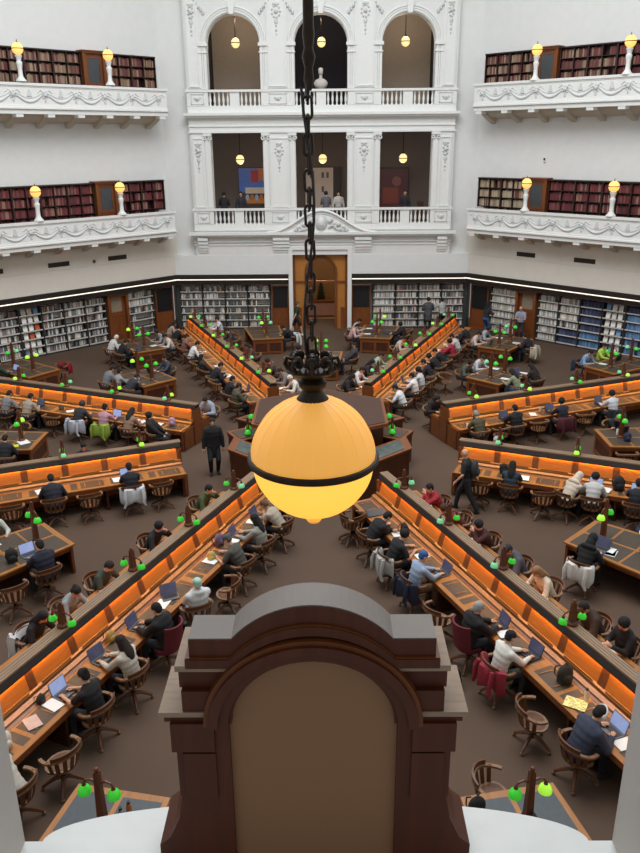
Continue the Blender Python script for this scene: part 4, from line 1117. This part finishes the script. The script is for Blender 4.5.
# back left desk
for a in (
 (-1, 15.5, 'write', 'a08f84', 'long', 'long', '1b1512', 'in beige top at far end', 'P'),
 (-1, 14.5, 'fold', '1a191c', 'coat', 'short', '131010', 'in black beside beige neighbour', ''),
 (-1, 12.4, 'type', '7c5a50', 'long', 'short', '1c1512', 'in dusty rose top', 'P'),
 (-1, 11.2, 'write', 'd3d5d4', 'long', 'short', '1a1412', 'in bright white jumper', 'P'),
 (-1, 8.8, 'back', '2e2a24', 'coat', 'long', '1a1512', 'in brown coat turned aside', 'P'),
 (-1, 7.6, 'write', '1b1d26', 'coat', 'short', '131010', 'in black with white stripe', 'B'),
 (-1, 5.5, 'type', '1c1d22', 'coat', 'short', '131010', 'in black tee by the laptop', 'Ld'),
 (-1, 4.55, 'phone', '4d4a3c', 'coat', 'short', '1b1513', 'in camouflage jacket', ''),
 (1, 15.3, 'type', 'c8ccd0', 'long', 'short', '16110f', 'in white top near the shelves', ''),
 (1, 13.1, 'write', '34323a', 'long', 'short', '1c1512', 'in dark top facing the screen', 'P'),
 (1, 10.1, 'write', '5a3f34', 'long', 'long', '2a1c16', 'in brown top', ''),
 (1, 7.5, 'write', '4a3a34', 'long', 'full', '2a1f19', 'in rust top', ''),
 (1, 6.0, 'write', '6e6a66', 'coat', 'short', '241d19', 'in grey coat', ''),
 (1, 5.0, 'write', 'd0ccc4', 'long', 'beanie', 'cfcbc4', 'in white beanie', 'P')):
    seat(-22.5, a[0], a[1], *a[2:8], a[8])
# back right desk
for a in (
 (1, 14.1, 'write', '1b1b20', 'coat', 'short', '131010', 'in black coat at far end', ''),
 (1, 12.3, 'write', 'b6b8ba', 'long', 'short', '15110f', 'in pale grey top', 'P'),
 (1, 11.2, 'type', 'a01f3c', 'long', 'full', '14100f', 'in crimson jacket', 'P'),
 (1, 10.0, 'fold', '15161a', 'coat', 'short', '120f0f', 'in black jumper third along', ''),
 (1, 9.1, 'fold', '18181c', 'coat', 'full', '14100f', 'in black fleece fourth along', 'P'),
 (1, 7.9, 'write', '201d24', 'long', 'short', '1c1512', 'in plum top', 'P'),
 (1, 6.6, 'type', 'c2c4c8', 'long', 'full', '14100f', 'in white t-shirt fifth along', 'L'),
 (1, 5.8, 'type', 'dcdcda', 'short', 'short', '120f0f', 'in white polo', 'Ld'),
 (1, 4.4, 'write', 'd2d8dc', 'short', 'short', '120f0f', 'in white t-shirt at inner end', ''),
 (-1, 11.2, 'write', 'b9a99a', 'long', 'short', '1b1512', 'in oatmeal top', ''),
 (-1, 8.3, 'write', '8fb09c', 'long', 'short', '1a1412', 'in pale green top', 'P'),
 (-1, 7.2, 'write', '282326', 'long', 'long', '19120f', 'in charcoal cardigan', ''),
 (-1, 6.1, 'write', 'c7c6c2', 'long', 'short', '1c1512', 'in off-white top', 'P'),
 (-1, 5.1, 'write', '1e1c20', 'coat', 'long', '1a1310', 'in black and white top', 'P')):
    seat(22.5, a[0], a[1], *a[2:8], a[8])

# table readers: table direction th, radius r, side (+1 = clockwise side)
def tseat(th, r_, sg, ha, pose, top, sleeve, hair, hcol, desc, item='', kind='far', d=.42, skin=0, wh='', extra='', drape=None, legs='24262c', empty_=False):
    x0, y0 = polp(r_, th); t = R(th); nx, ny = cos(t), -sin(t)
    off = r_*math.tan(R(ha))+d
    x, y = x0+nx*off*sg, y0+ny*off*sg; rz = math.atan2(-ny*sg, -nx*sg)-PI/2
    if empty_:
        chair(kind, x, y, rz, desc); return
    person(x, y, rz, pose, 'person %s at the %s' % (desc, wh), top, sleeve, hair, hcol, legs, skin, extra)
    chair(kind, x, y, rz, 'wooden swivel armchair under person %s at %s' % (desc, wh.split(' wedge')[0]))
    o2 = off-.72; ix, iy = x0+nx*o2*sg, y0+ny*o2*sg
    if 'L' in item: laptop(ix, iy, .725, rz, 'open laptop before person '+desc, dark='d' in item, scr=screen if 'b' in item else None)
    if 'P' in item: sheets(ix+.25*sin(t), iy+.25*cos(t), .725, rz+.2, 'papers before person '+desc)
    if 'B' in item: openbook(ix, iy, .725, rz, 'open book before person '+desc)
    if drape: draped(x, y, rz, drape[1]+' hung on the chair of person '+desc, drape[0])
w0 = 'far outer wedge table'
tseat(-10.7, 13.3, 1, 3.2, 'fold', '1d1d21', 'coat', 'short', '14100f', 'in black leaning low', '', wh='far left table', drape=('c8cac9', 'long white coat'))
tseat(10.7, 14.3, -1, 3.2, 'write', 'a8a29c', 'long', 'short', '17120f', 'in pale grey jumper', 'P', wh='far right table')
tseat(10.7, 13.2, -1, 3.2, 'write', 'c09a98', 'long', 'short', '1b1512', 'in dusty pink jumper', 'P', wh='far right table')
tseat(10.7, 13.6, 1, 3.2, 'type', '1b1b20', 'coat', 'full', '131010', 'in black coat', 'Ld', wh='far right table')
tseat(0, 9.3, 1, 5, 'back', '3b3a3e', 'coat', 'short', '1c1512', 'in charcoal coat leaning back', '', wh='table beyond the dais')
tseat(0, 9.2, -1, 5, 'write', '1a1a1e', 'coat', 'full', '1a1310', 'in black coat behind lantern crown', '', wh='table beyond the dais')
tseat(34.3, 13.3, -1, 3.2, 'write', 'c2b0aa', 'long', 'bun', '1d1613', 'in pale pink top', 'L', wh='rear right outer table')
tseat(34.3, 14.4, -1, 3.2, 'write', '9aa0a6', 'long', 'full', '241c18', 'in light grey top', 'P', wh='rear right outer table')
tseat(34.3, 13.9, 1, 3.2, 'write', '1c1c22', 'coat', 'short', '131010', 'in black jacket', 'P', wh='rear right outer table', drape=('b5aa98', 'cream coat'))
tseat(45, 8.75, -1, 5, 'write', '4c5048', 'long', 'full', '17120f', 'in khaki jumper', '', wh='rear right inner table')
tseat(45, 8.8, 1, 5, 'write', '7d8a70', 'long', 'long', '1b1310', 'in sage top and jeans', 'P', wh='rear right inner table', legs='33485e')
tseat(45, 9.9, 1, 5, 'write', '1d181a', 'coat', 'long', '17110f', 'in black jumper', 'LP', wh='rear right inner table')
tseat(45, 9.7, -1, 5, 'write', 'b7b9c0', 'long', 'short', '2a201a', 'in pale lilac top', 'P', wh='rear right inner table')
tseat(55.7, 13.3, -1, 3.2, 'write', '7e9ab8', 'long', 'short', '131010', 'in sky blue shirt', 'P', wh='rear right corner table', drape=('22303e', 'dark blue coat'))
tseat(55.7, 14.4, -1, 3.2, 'type', 'a8c24c', 'long', 'short', '17120f', 'in lime top', 'Ld', wh='rear right corner table')
tseat(79.3, 13.3, -1, 3.2, 'type', 'b0a8a0', 'long', 'short', '17120f', 'in stone jumper', 'P', wh='right outer table')
tseat(-34.3, 13.2, -1, 3.2, 'write', '17181c', 'coat', 'short', '131010', 'in black jumper and white cuffs', 'L', wh='rear left outer table')
tseat(-34.3, 14.2, -1, 3.2, 'write', 'c4c6c4', 'coat', 'beanie', 'cfcfca', 'in white hoodie and white hat', '', wh='rear left outer table')
tseat(-34.3, 13.2, 1, 3.2, 'write', 'c6bdb6', 'long', 'short', '1a1411', 'in cream jumper', 'P', wh='rear left outer table')
tseat(-34.3, 14.2, 1, 3.2, 'write', '82858a', 'long', 'full', '2a1f19', 'in soft grey top', '', wh='rear left outer table')
tseat(-45, 9.9, -1, 5, 'write', '6e7478', 'coat', 'short', '1b1411', 'in mid grey hoodie', '', wh='rear left inner table')
tseat(-45, 9.2, -1, 5, 'type', '8b9093', 'long', 'short', '17120f', 'in light grey jumper', 'Lb', wh='rear left inner table')
tseat(-45, 8.6, -1, 5, 'fold', '2a303a', 'coat', 'short', '1b1613', 'in slate blue jacket', '', wh='rear left inner table')
tseat(-45, 9.6, 1, 5, 'type', '39414e', 'long', 'short', '17120f', 'in blue grey top', 'Ld', wh='rear left inner table')
tseat(-55.7, 14.0, -1, 3.2, 'type', '1f3a2c', 'long', 'short', '17120f', 'in dark green jumper', 'Lb', wh='rear left corner table')
tseat(-90, 8.9, -1, 5, 'write', '17181d', 'coat', 'short', '131010', 'in black hoodie', 'P', wh='left inner table')
tseat(90, 9.0, -1, 5, 'fold', '1d1e22', 'long', 'short', '8c6a62', 'in black top with white stripes', 'Ld', wh='right inner table')
tseat(135, 9.45, -1, 5, 'write', '20293a', 'coat', 'full', '131010', 'in navy jacket', 'P', kind='full', wh='front right table')
tseat(135, 9.0, 1, 5, 'write', '131316', 'long', 'hijab', '101012', 'in black headscarf', 'LP', kind='full', wh='front right table', drape=('d4d2cc', 'fluffy white jacket'))
tseat(-135, 9.3, 1, 5, 'write', 'b4bab2', 'long', 'long', '6b5138', 'with fair hair and pale jumper', 'P', kind='pad', wh='front left table')
tseat(-135, 9.2, -1, 5, 'type', '1b2030', 'coat', 'short', '131010', 'in dark navy jumper', 'Lb', kind='full', wh='front left table')
# standing people
person(-3.03, -.85, PI+.25, 'stand', 'person standing in long black puffer coat, looking down, left of the dais', '15171a', 'coat', 'short', '17120f', legs='1a1c20')
person(3.75, -3.35, R(70), 'walk', 'person walking in black t-shirt with grey backpack and shaved head', '1b1b1e', 'short', 'bald', '17120f', legs='232327', extra='pack', skin=0)
person(-1.25, 16.1, R(-75), 'walk', 'person walking past the entrance in dark green top and shorts', '26382c', 'short', 'short', '5a4632', extra='shorts', legs='1f2024', shoes='cfcfcc')
person(5.25, 16.8, 0, 'read', 'person in grey hooded coat facing the back right bookcases', '4a4b50', 'coat', 'full', '17120f', legs='1d1d22')
person(5.95, 16.75, R(30), 'reach', 'person in pale shirt standing beside the grey-coated reader', 'a8aaa6', 'long', 'short', '17120f', legs='1d1d22')
person(7.85, 15.6, R(-60), 'reach', 'person in dark top and blue jeans browsing the right wall books', '22242c', 'long', 'long', '1b1411', legs='35547a')
person(9.3, 14.65, R(150), 'read', 'person in light blue shirt standing by the right wall door', '8c96a8', 'short', 'bald', '17120f', legs='2a2a2e')
for x, y, z, pose, lab, top, hair in (
  (-4.75, Y+1.0, 4.95, 'read', 'person in dark top at the far left of the lower gallery parapet', '1d1e24', 'full'),
  (-3.95, Y+1.3, 4.95, 'stand', 'person in shadow before the blue and orange gallery picture', '2c2c32', 'short'),
  (.25, Y+1.0, 4.95, 'read', 'person in grey jumper at the middle lower gallery opening', '5d5d64', 'full'),
  (.85, Y+1.1, 4.95, 'stand', 'person in white top beside the grey-jumpered gallery visitor', 'b9b2ac', 'short'),
  (4.15, Y+1.6, 4.95, 'stand', 'person in dark clothes in the right lower gallery opening', '2a2428', 'short')):
    person(x, y, R(180 if pose == 'stand' else 10), pose, lab, top, 'long', hair, '15110f', z=z)

# empty chairs
def echair(a, s, r_, n=1.25, tw=0, kind='far', note=''):
    x, y = desk_pt(a, s, r_, n)
    chair(kind, x, y, face_desk(a, s)+R(tw), 'empty wooden swivel armchair %s at the %s desk' % (note, where[a]))
echair(157.5, 1, 9.1, 1.3, 15, 'full', 'between blue cap and grey beanie readers')
echair(157.5, 1, 12.1, 1.35, -20, 'full', 'between white shirt and navy hoodie readers')
echair(157.5, 1, 4.9, 1.2, 0, 'full', 'nearest the dais on the left side')
echair(157.5, -1, 12.5, 1.2, 0, 'full', 'by the right frame edge behind screen')
echair(-157.5, -1, 8.05, 1.35, 20, 'full', 'between olive t-shirt and white hoodie readers')
echair(-157.5, -1, 13.0, 1.35, -10, 'full', 'beyond the black t-shirt reader')
echair(-112.5, -1, 6.75, 1.25, 5, 'full', 'between the two seated readers')
echair(-112.5, -1, 4.95, 1.25, 10, 'full', 'nearest the dais on the near side')
echair(-112.5, -1, 8.6, 1.2, 0, 'full', 'at the left frame edge')
echair(-67.5, -1, 8.9, 1.2, 0, 'far', 'between beige and pale blue jackets')
echair(-67.5, -1, 5.4, 1.3, 12, 'far', 'with pale arms beside tan top reader')
echair(112.5, 1, 5.0, 1.25, 0, 'full', 'nearest the dais on the near side')
echair(112.5, 1, 6.6, 1.3, 20, 'full', 'left of the cream headscarf reader')
echair(67.5, 1, 5.5, 1.2, 10, 'far', 'right of the olive t-shirt reader')
echair(67.5, 1, 6.9, 1.2, 0, 'far', 'beside the black jumper reader')
echair(67.5, 1, 8.7, 1.2, -8, 'far', 'beside the burgundy jacket')
for r_ in (7.0, 9.9, 13.6): echair(-22.5, -1, r_, 1.25, random.uniform(-20, 20), 'far', {7.0: 'with pushed-back seat', 9.9: 'midway along near side', 13.6: 'towards the far end'}[r_])
for r_ in (8.6, 11.5): echair(-22.5, 1, r_, 1.2, 0, 'far', {8.6: 'midway on the inner side', 11.5: 'further along the inner side'}[r_])
for r_ in (7.2, 13.2): echair(22.5, 1, r_, 1.3, 15, 'far', {7.2: 'behind the white shirts', 13.2: 'near the far end'}[r_])
tseat(-55.7, 13.3, 1, 3.2, '', '', '', '', '', 'empty swivel armchair under a red coat, rear left corner table', empty_=True)
x, y = polp(13.3, -55.7)
tseat(-10.7, 13.3, -1, 3.2, '', '', '', '', '', 'empty swivel armchair left of the far left table, nearer', empty_=True)
tseat(-10.7, 14.4, -1, 3.2, '', '', '', '', '', 'empty swivel armchair left of the far left table, further', empty_=True)
tseat(10.7, 14.6, 1, 3.2, '', '', '', '', '', 'empty swivel armchair right of the far right table', empty_=True)
tseat(45, 8.0, -1, 5, '', '', '', '', '', 'empty swivel armchair off the rear right inner table corner', d=.7, empty_=True)
tseat(90, 8.6, 1, 5, '', '', '', '', '', 'empty swivel armchair at the near side of right inner table', empty_=True)
tseat(-90, 9.3, 1, 5, '', '', '', '', '', 'empty swivel armchair at the far side of left inner table', empty_=True)
tseat(-135, 10.1, 1, 5, '', '', '', '', '', 'empty swivel armchair at the left edge by front left table', d=.5, kind='full', empty_=True)
tseat(-135, 10.0, -1, 5, '', '', '', '', '', 'empty swivel armchair below the dark navy jumper reader', d=.5, kind='full', empty_=True)
chair('full', 2.45, -13.15, R(-105), 'empty wooden swivel armchair beside the lower right slate table')
chair('full', .82, -5.0, R(60), 'empty wooden swivel armchair partly behind the big lantern')
draped(*[polp(13.3, -55.7)[0]+cos(R(-55.7))*(13.3*math.tan(R(3.2))+.42), polp(13.3, -55.7)[1]-sin(R(-55.7))*(13.3*math.tan(R(3.2))+.42)], R(55.7+90), 'red coat draped over an empty chair at rear left', '7a1524')

# loose things on desks and floor
def on(a, s, r_, n): return desk_pt(a, s, r_, n)
x, y = on(157.5, 1, 11.75, .52); bag(x, y, .7, R(20), 'dark olive backpack standing on the near right desk', '2c2a20', .85)
x, y = on(157.5, 1, 12.25, .5); bottle(x, y, .7, 'cream water bottle beside the olive backpack', 'd8c9ae')
x, y = on(157.5, 1, 12.25, .7); sheets(x, y, .70, R(-30), 'yellow patterned sheet on the near right desk', papery, .34, .26)
x, y = on(157.5, 1, 13.55, .6); sheets(x, y, .704, R(20), 'yellow note beside the lit laptop on near right desk', mat('yellow note', '#cdb85a', .8), .1, .1)
x, y = on(157.5, 1, 6.2, .5); bag(x, y, .7, R(120), 'small black bag on the near right desk top', '1f2022', .7)
x, y = on(157.5, 1, 10.4, 1.75); bag(x, y, 0, R(40), 'black backpack on the floor behind white-shirted reader', '17181b', 1)
x, y = on(-157.5, -1, 6.75, .45); bag(x, y, .7, R(60), 'purple and tan bag on the near left desk', '6b5570', .75)
x, y = on(-157.5, -1, 7.35, .6); bag(x, y, .68, R(10), 'crumpled yellow cloth bag on near left desk', 'c2ab62', .55, 'bag')
x, y = on(-157.5, -1, 10.55, .42); bag(x, y, .7, R(60), 'tan patterned tote bag on near left desk', 'b08c4c', .6, 'bag')
x, y = on(-157.5, -1, 12.72, .6); sheets(x, y, .704, R(40), 'pinkish notebook on near left desk', mat('pink notebook', '#bfa79c', .8), .22, .3, 'notebook', 'notebook')
x, y = on(-157.5, -1, 12.3, .4); bag(x, y, .66, R(60), 'dark pouch between screen and notebook on near left desk', '2c2420', .5, 'bag')
x, y = on(-157.5, -1, 13.3, .6); bag(x, y, .68, R(60), 'cream cloth bag on near left desk at frame edge', 'c9c2b2', .8, 'bag')
x, y = on(-157.5, -1, 9.2, .6); sheets(x, y, .70, R(75), 'open white notebook beside the white hoodie reader', paper, .3, .24)
x, y = on(-67.5, -1, 4.75, .55); bag(x, y, .7, R(0), 'pink and lilac bag on the rear left desk end', 'b08aa0', .7, 'bag')
x, y = on(-67.5, -1, 9.0, .6); bag(x, y, .68, 0, 'brown pouch on rear left desk', '5a4636', .5, 'bag')
x, y = on(-67.5, -1, 8.6, .6); sheets(x, y, .70, .4, 'cream sheet beside the brown pouch', paper, .3, .22)
x, y = on(112.5, 1, 5.45, .5); bag(x, y, .7, 0, 'black bag on middle right desk beside denim reader', '1b1c1f', .7)
x, y = on(112.5, 1, 8.3, .5); bag(x, y, .7, 0, 'large black backpack on middle right desk', '1a1a1c', .95)
x, y = on(67.5, 1, 5.0, .55); bag(x, y, .7, 0, 'black bag on rear right desk inner end', '1b1c22', .6)
x, y = on(67.5, 1, 4.4, 1.9); bag(x, y, 0, 0, 'black backpack on floor behind the olive t-shirt reader', '1b1c1f', 1)
x, y = on(67.5, 1, 7.1, .6); sheets(x, y, .70, 0, 'white sheet on rear right desk', paper)
x, y = on(157.5, 1, 5.0, .62); sheets(x, y, .705, R(20), 'slate display panel at inner end of near right desk', leatherg, .5, .34, 'desk_mat', 'mat')
x, y = polp(9.6, -138); bag(x, y, .72, R(30), 'black and white bag on the front left table', '1b1c1f', .8)
x, y = polp(9.9, -131.5); bag(x, y, .72, R(60), 'black rucksack with white logo patch on front left table', '17181b', .8)
x, y = polp(9.0, -137); bottle(x, y, .725, 'pale bottle on the front left table', 'b8a6a0')
x, y = polp(9.2, 138); sheets(x, y, .725, R(60), 'blue binder of papers on front right table', mat('blue binder', '#3d4a86', .6), .3, .3, 'binder', 'binder')
x, y = polp(9.15, 137.5); sheets(x, y, .731, R(50), 'white pages on the blue binder, front right table', paper, .24, .28)
x, y = polp(8.9, -93); sheets(x, y, .725, R(20), 'yellow paper on the left inner table', mat('yellow paper', '#c9c03c', .8), .3, .22)
x, y = polp(8.7, -91); sheets(x, y, .725, R(40), 'white sheets on the left inner table', paper, .3, .36)
x, y = polp(8.8, 88.5); bottle(x, y, .725, 'white bottle on the right inner table', 'd0d0ce')
x, y = polp(8.9, 92); bag(x, y, .72, 0, 'navy bag on the right inner table', '232c44', .7)
bag(-1.98, -13.95, .72, R(10), 'dark patterned pouch on the lower left slate table', '2a2026', .62, 'bag')
bottle(-2.42, -13.75, .725, 'orange capped bottle by lower left lamp post', 'a8623c')
bottle(-2.5, -13.85, .725, 'steel bottle by lower left lamp post', '8a8a8a')
bag(2.1, -13.75, .72, R(20), 'black satchel on the lower right slate table', '131316', .75, 'bag')
bag(2.75, -14.0, .72, R(80), 'black and white striped bag on the lower right slate table', '2a2a2c', .7, 'bag')
bag(3.15, -14.55, .5, R(40), 'black rucksack at the lower right corner beyond the ledge', '151518', 1.0)

# ------------------------------------------------------------------ foreground window, ledge, clock case
YF = -19.65
fw = MB()
fw.box(-8, -.86, YF-.35, YF, 0, 14); fw.box(1.13, 8, YF-.35, YF, 0, 14); fw.box(-.86, 1.13, YF-.35, YF, 9.9, 14); fw.box(-.86, 1.13, YF-.35, YF, 0, 6.55)
fw.box(-8, -7.6, YF, -17, 0, 14); fw.box(7.6, 8, YF, -17, 0, 14)
struct(fw.build('wall_front', jambm))
q = MB()
for s, x in ((-1, -.92), (1, 1.19)):
    q.box(min(x, x+s*.05)-.0, max(x, x+s*.05), YF-.4, YF-.35, 6.5, 10)
    for k in range(3): q.box(min(x+s*(.05+.05*k), x+s*(.08+.05*k)), max(x+s*(.05+.05*k), x+s*(.08+.05*k)), YF-.42, YF-.35, 6.5, 10)
struct(q.build('trim_front', jambm))
q = MB(); q.box(-.86, 1.13, YF-.36, YF, 6.6, 6.755)
struct(q.build('window_1', marble))
q = MB()
xc, a_, b_ = .125, .93, .185
pl = [(xc+a_*cos(PI*i/36), YF+b_*sin(PI*i/36)**.95) for i in range(37)]
q.prism(pl, 6.62, 6.748); q.prism([(xc+(x-xc)*.96, YF+(y-YF)*.9) for x, y in pl], 6.5, 6.62)
o = q.build('marble_ledge', marble); tag(o, 'white veined marble ledge bulging out below the clock case', 'ledge'); o['kind'] = 'structure'

t = thing('clock_case', 'arched mahogany clock case seen from behind, filling the lower foreground', 'clock', (.127, -19.75, 6.76))
def zz(z): return z-6.76
def hoodpath(w, zs, rise, hw, n=20):
    """outline of a segment-arched hood: flat shoulders of half width w, arch of half width hw rising"""
    pts = [(-w, zz(zs))]
    if hw < w: pts.append((-hw, zz(zs)))
    rr = (hw*hw+rise*rise)/(2*rise); a0 = math.asin(hw/rr)
    for i in range(1, n):
        a = -a0+2*a0*i/n; pts.append((rr*sin(a), zz(zs)+rr*cos(a)-(rr-rise)))
    if hw < w: pts.append((hw, zz(zs)))
    pts.append((w, zz(zs)))
    return pts
def band(q, outer, inner, y0, y1, m=0):
    n = len(outer)
    for i in range(n-1):
        q.extr([inner[i], inner[i+1], outer[i+1], outer[i]], y0, y1, m)
def hood(w, zs, rise, hw, th, y0, y1, mats, name):
    o = hoodpath(w, zs, rise, hw); i = [(x, z-th) for x, z in o]
    q = MB(); band(q, o, i, y0, y1, 1)
    top = [(x, z+.004) for x, z in o]; band(q, top, o, y0+.004, y1, 0)
    q.build(name, mats, t)
hood(.36, 7.629, .112, .235, .062, 0, .125, [greytop, clockw], 'hood_top')
hood(.372, 7.569, .112, .24, .03, .0-.012, .15, [clockl, clockw], 'hood_cornice')
for s in (-1, 1):
    x0, x1 = sorted((s*.2, s*.406)); q = MB(); q.box(x0, x1, .0, .2, zz(7.52), zz(7.54)); q.build('upper_shelf', greyed, t)
for s in (-1, 1):
    q = MB()
    x0, x1 = sorted((s*.245, s*.40)); q.box(x0, x1, .02, .18, zz(7.45), zz(7.52))
    x0, x1 = sorted((s*.25, s*.392)); q.box(x0, x1, .0, .17, zz(7.377), zz(7.45))
    q.build('shoulder_block', clockw, t)
    q = MB()
    x0, x1 = sorted((s*.26, s*.465)); q.box(x0, x1, -.005, .22, zz(7.36), zz(7.377))
    x0, x1 = sorted((s*.26, s*.45)); q.box(x0, x1, .0, .22, zz(7.34), zz(7.36), 1)
    q.build('lower_shelf', [greyed, clockw], t)
# arch ring around the back panel, outer r .33, inner .255
n = 24; q = MB()
for i in range(n):
    a0, a1 = PI*i/n, PI*(i+1)/n
    for (ri, ro, y0, y1, m) in ((.255, .285, -.02, .05, 0), (.285, .315, -.032, .06, 0), (.315, .33, -.02, .06, 1), (.245, .256, -.005, .04, 0)):
        rz_ = .92
        q.extr([(ri*cos(a0), zz(7.335)+ri*sin(a0)*rz_), (ri*cos(a1), zz(7.335)+ri*sin(a1)*rz_), (ro*cos(a1), zz(7.335)+ro*sin(a1)*rz_), (ro*cos(a0), zz(7.335)+ro*sin(a0)*rz_)], y0, y1, m)
q.build('arch_moulding', [clockw, clockl], t)
q = MB()
for s in (-1, 1):
    q = MB()
    x0, x1 = sorted((s*.255, s*.42)); q.box(x0, x1, .0, .2, zz(7.05), zz(7.34))
    x0, x1 = sorted((s*.3, s*.432)); q.box(x0, x1, -.012, .205, zz(7.235), zz(7.34))
    x0, x1 = sorted((s*.3, s*.4)); q.box(x0, x1, -.008, .0, zz(7.05), zz(7.225))
    q.extr([(s*.255, zz(7.05)), (s*.415, zz(7.05)), (s*.43, zz(6.96)), (s*.465, zz(6.88)), (s*.5, zz(6.85)), (s*.5, zz(6.765)), (s*.255, zz(6.765))], 0, .2)
    q.build('case_side', clockw, t)
q = MB(); hp = hoodpath(.36, 7.567, .112, .235); q.extr([(-.36, zz(7.54))]+[(x, z-.035) for x, z in hp]+[(.36, zz(7.54))], .03, .12)
q.build('tympanum', clockw, t)
q = MB(); q.box(-.25, .25, .05, .12, zz(7.34), zz(7.6)); q.build('arch_backing', clockw, t)
q = MB(); q.box(-.256, .256, .02, .18, 0.008, zz(7.335)); pl_ = [(.256*cos(PI*i/20), zz(7.335)+.256*.92*sin(PI*i/20)) for i in range(21)]; q.extr(pl_, .02, .18); q.build('back_panel', clockp, t)

# ------------------------------------------------------------------ big hanging lantern
LX, LY, LZ = .097, -17.5, 7.285
t = thing('hanging_lantern', 'huge ribbed amber globe lantern hanging on a dark chain in the foreground', 'lantern', (LX, LY, LZ))
q = MB(); seg = 96
def ribr(i): return 1+.006*(1 if i % 4 == 0 else 0)
def half(z0, z1, n, m_, name, rr=.355):
    vs = []; fs = []
    for j in range(n+1):
        a = z0+(z1-z0)*j/n
        for i in range(seg):
            r_ = rr*cos(a)*ribr(i) if abs(cos(a)) > .2 else rr*cos(a); th = 2*PI*i/seg; vs.append((r_*cos(th), r_*sin(th), rr*sin(a)*1.02))
    for j in range(n):
        for i in range(seg): fs.append((j*seg+i, j*seg+(i+1) % seg, (j+1)*seg+(i+1) % seg, (j+1)*seg+i))
    MB().add(vs, fs).build(name, m_, t, True)
half(0, R(80), 18, lampglow, 'upper_globe'); half(-R(88), 0, 18, lampglow2, 'lower_globe', .35)
q = MB(); q.lathe([(.35, -.02), (.368, -.023), (.376, -.014), (.376, .008), (.37, .014), (.36, .016), (.35, .014)], seg=64); q.build('equator_band', iron, t, True)
q = MB()
for i in range(24):
    th = 2*PI*i/24; q.tube([(.357*cos(a)*cos(th), .357*cos(a)*sin(th), .362*sin(a)) for a in [R(4+i2*6) for i2 in range(13)]], .0022, 5)
q.build('glazing_rib', lampglow, t)
q = MB(); q.lathe([(.012, -.415), (.035, -.41), (.045, -.395), (.03, -.385), (.02, -.375), (.03, -.36), (.06, -.345), (.05, -.33)], seg=14); q.build('bottom_knob', lampglow, t, True)
q = MB(); q.lathe([(.1, .325), (.095, .345), (.07, .375), (.055, .40), (.075, .425), (.08, .45), (.06, .47), (.075, .49), (.12, .5), (.135, .515), (.13, .53), (.05, .535), (.04, .56), (.03, .6)], seg=24); q.build('neck_cap', iron, t, True)
q = MB()
for i in range(8):
    th = 2*PI*i/8; c_, s_ = cos(th), sin(th)
    q.tube([(c_*r_, s_*r_, z_) for r_, z_ in ((.11, .52), (.135, .53), (.15, .555), (.138, .585), (.11, .58), (.1, .56))], [.014, .014, .012, .012, .01, .008], 6)
    T3 = Matrix.Rotation(th, 3, 'Z')
    q.ball((c_*.1, s_*.1, .575), (.01, .04, .035), 8, 6, 0, T3)
for i in range(24):
    th = 2*PI*i/24; q.lathe([(.011, 0), (.003, .03)], (.13*cos(th), .13*sin(th), .525), 5)
q.build('crown', iron, t, True)
# chain
zc = .6; k = 0
while zc < 1.97:
    Mx = Matrix.Translation((-.0006*k, 0, zc)) @ Matrix.Rotation(R(90*(k % 2)+12), 4, 'Z')
    q = MB(Mx); q.tube([(.023*cos(2*PI*i/12), 0, .05+.022*sin(2*PI*i/12)+(.032 if sin(2*PI*i/12) > 0 else -.032)) for i in range(13)], .0075, 6, cap=False)
    q.build('chain_link', iron, t); zc += .086; k += 1
q = MB(); q.tube([(-.01+.03*sin(.9+z_*5), -.01, z_) for z_ in [.6+i*.09 for i in range(16)]], .007, 6); q.build('power_cable', blackm, t)
q = MB(); q.lathe([(.012, 1.93), (.026, 1.98), (.02, 2.03), (.034, 2.08), (.022, 2.12), (.03, 2.18), (.026, 2.22), (.026, 4.5)], (0, 0, 0), 12); q.build('suspension_rod', iron, t, True)

# ------------------------------------------------------------------ lights, world, camera
w = bpy.data.worlds.new('World'); bpy.context.scene.world = w; w.use_nodes = True
bg = w.node_tree.nodes['Background']; bg.inputs[0].default_value = (.93, .96, 1, 1); bg.inputs[1].default_value = .44
L = bpy.data.lights.new('dome_daylight', 'AREA'); L.shape = 'DISK'; L.size = 20; L.energy = 6300; L.color = (.98, .985, 1)
lo = bpy.data.objects.new('dome_daylight', L); lo.location = (0, -2, 24); C.objects.link(lo); struct(lo)
for z in (8.5, 14.8):
    for x in (-3.9, .04, 4.0):
        L = bpy.data.lights.new('gallery_light', 'POINT'); L.energy = 75 if z > 9 else 38; L.color = (1, .85, .66); L.shadow_soft_size = .2
        lo = bpy.data.objects.new('gallery_light', L); lo.location = (x, Y+1.8, z-.55); C.objects.link(lo); struct(lo)
cam = bpy.data.cameras.new('camera'); co = bpy.data.objects.new('camera', cam); C.objects.link(co)
fpx, pt, yw, rl = 788.2856, .3485, -.0079, -.0082
cam.sensor_fit = 'VERTICAL'; cam.sensor_height = 24; cam.lens = fpx/853*24; cam.clip_end = 200
F = Vector((sin(yw)*cos(pt), cos(yw)*cos(pt), -sin(pt))); Rt = Vector((cos(yw), -sin(yw), 0)); U = Rt.cross(F)
r_ = Rt*cos(rl)+U*sin(rl); u_ = -Rt*sin(rl)+U*cos(rl)
co.matrix_world = Matrix(((r_.x, u_.x, -F.x, .1702), (r_.y, u_.y, -F.y, -21.6816), (r_.z, u_.z, -F.z, 8.9883), (0, 0, 0, 1)))
sc = bpy.context.scene; sc.camera = co
sc.view_settings.view_transform = 'Standard'; sc.view_settings.look = 'None'; sc.view_settings.gamma = 1
sc.view_settings.exposure = 0
sc.cycles.max_bounces = 6
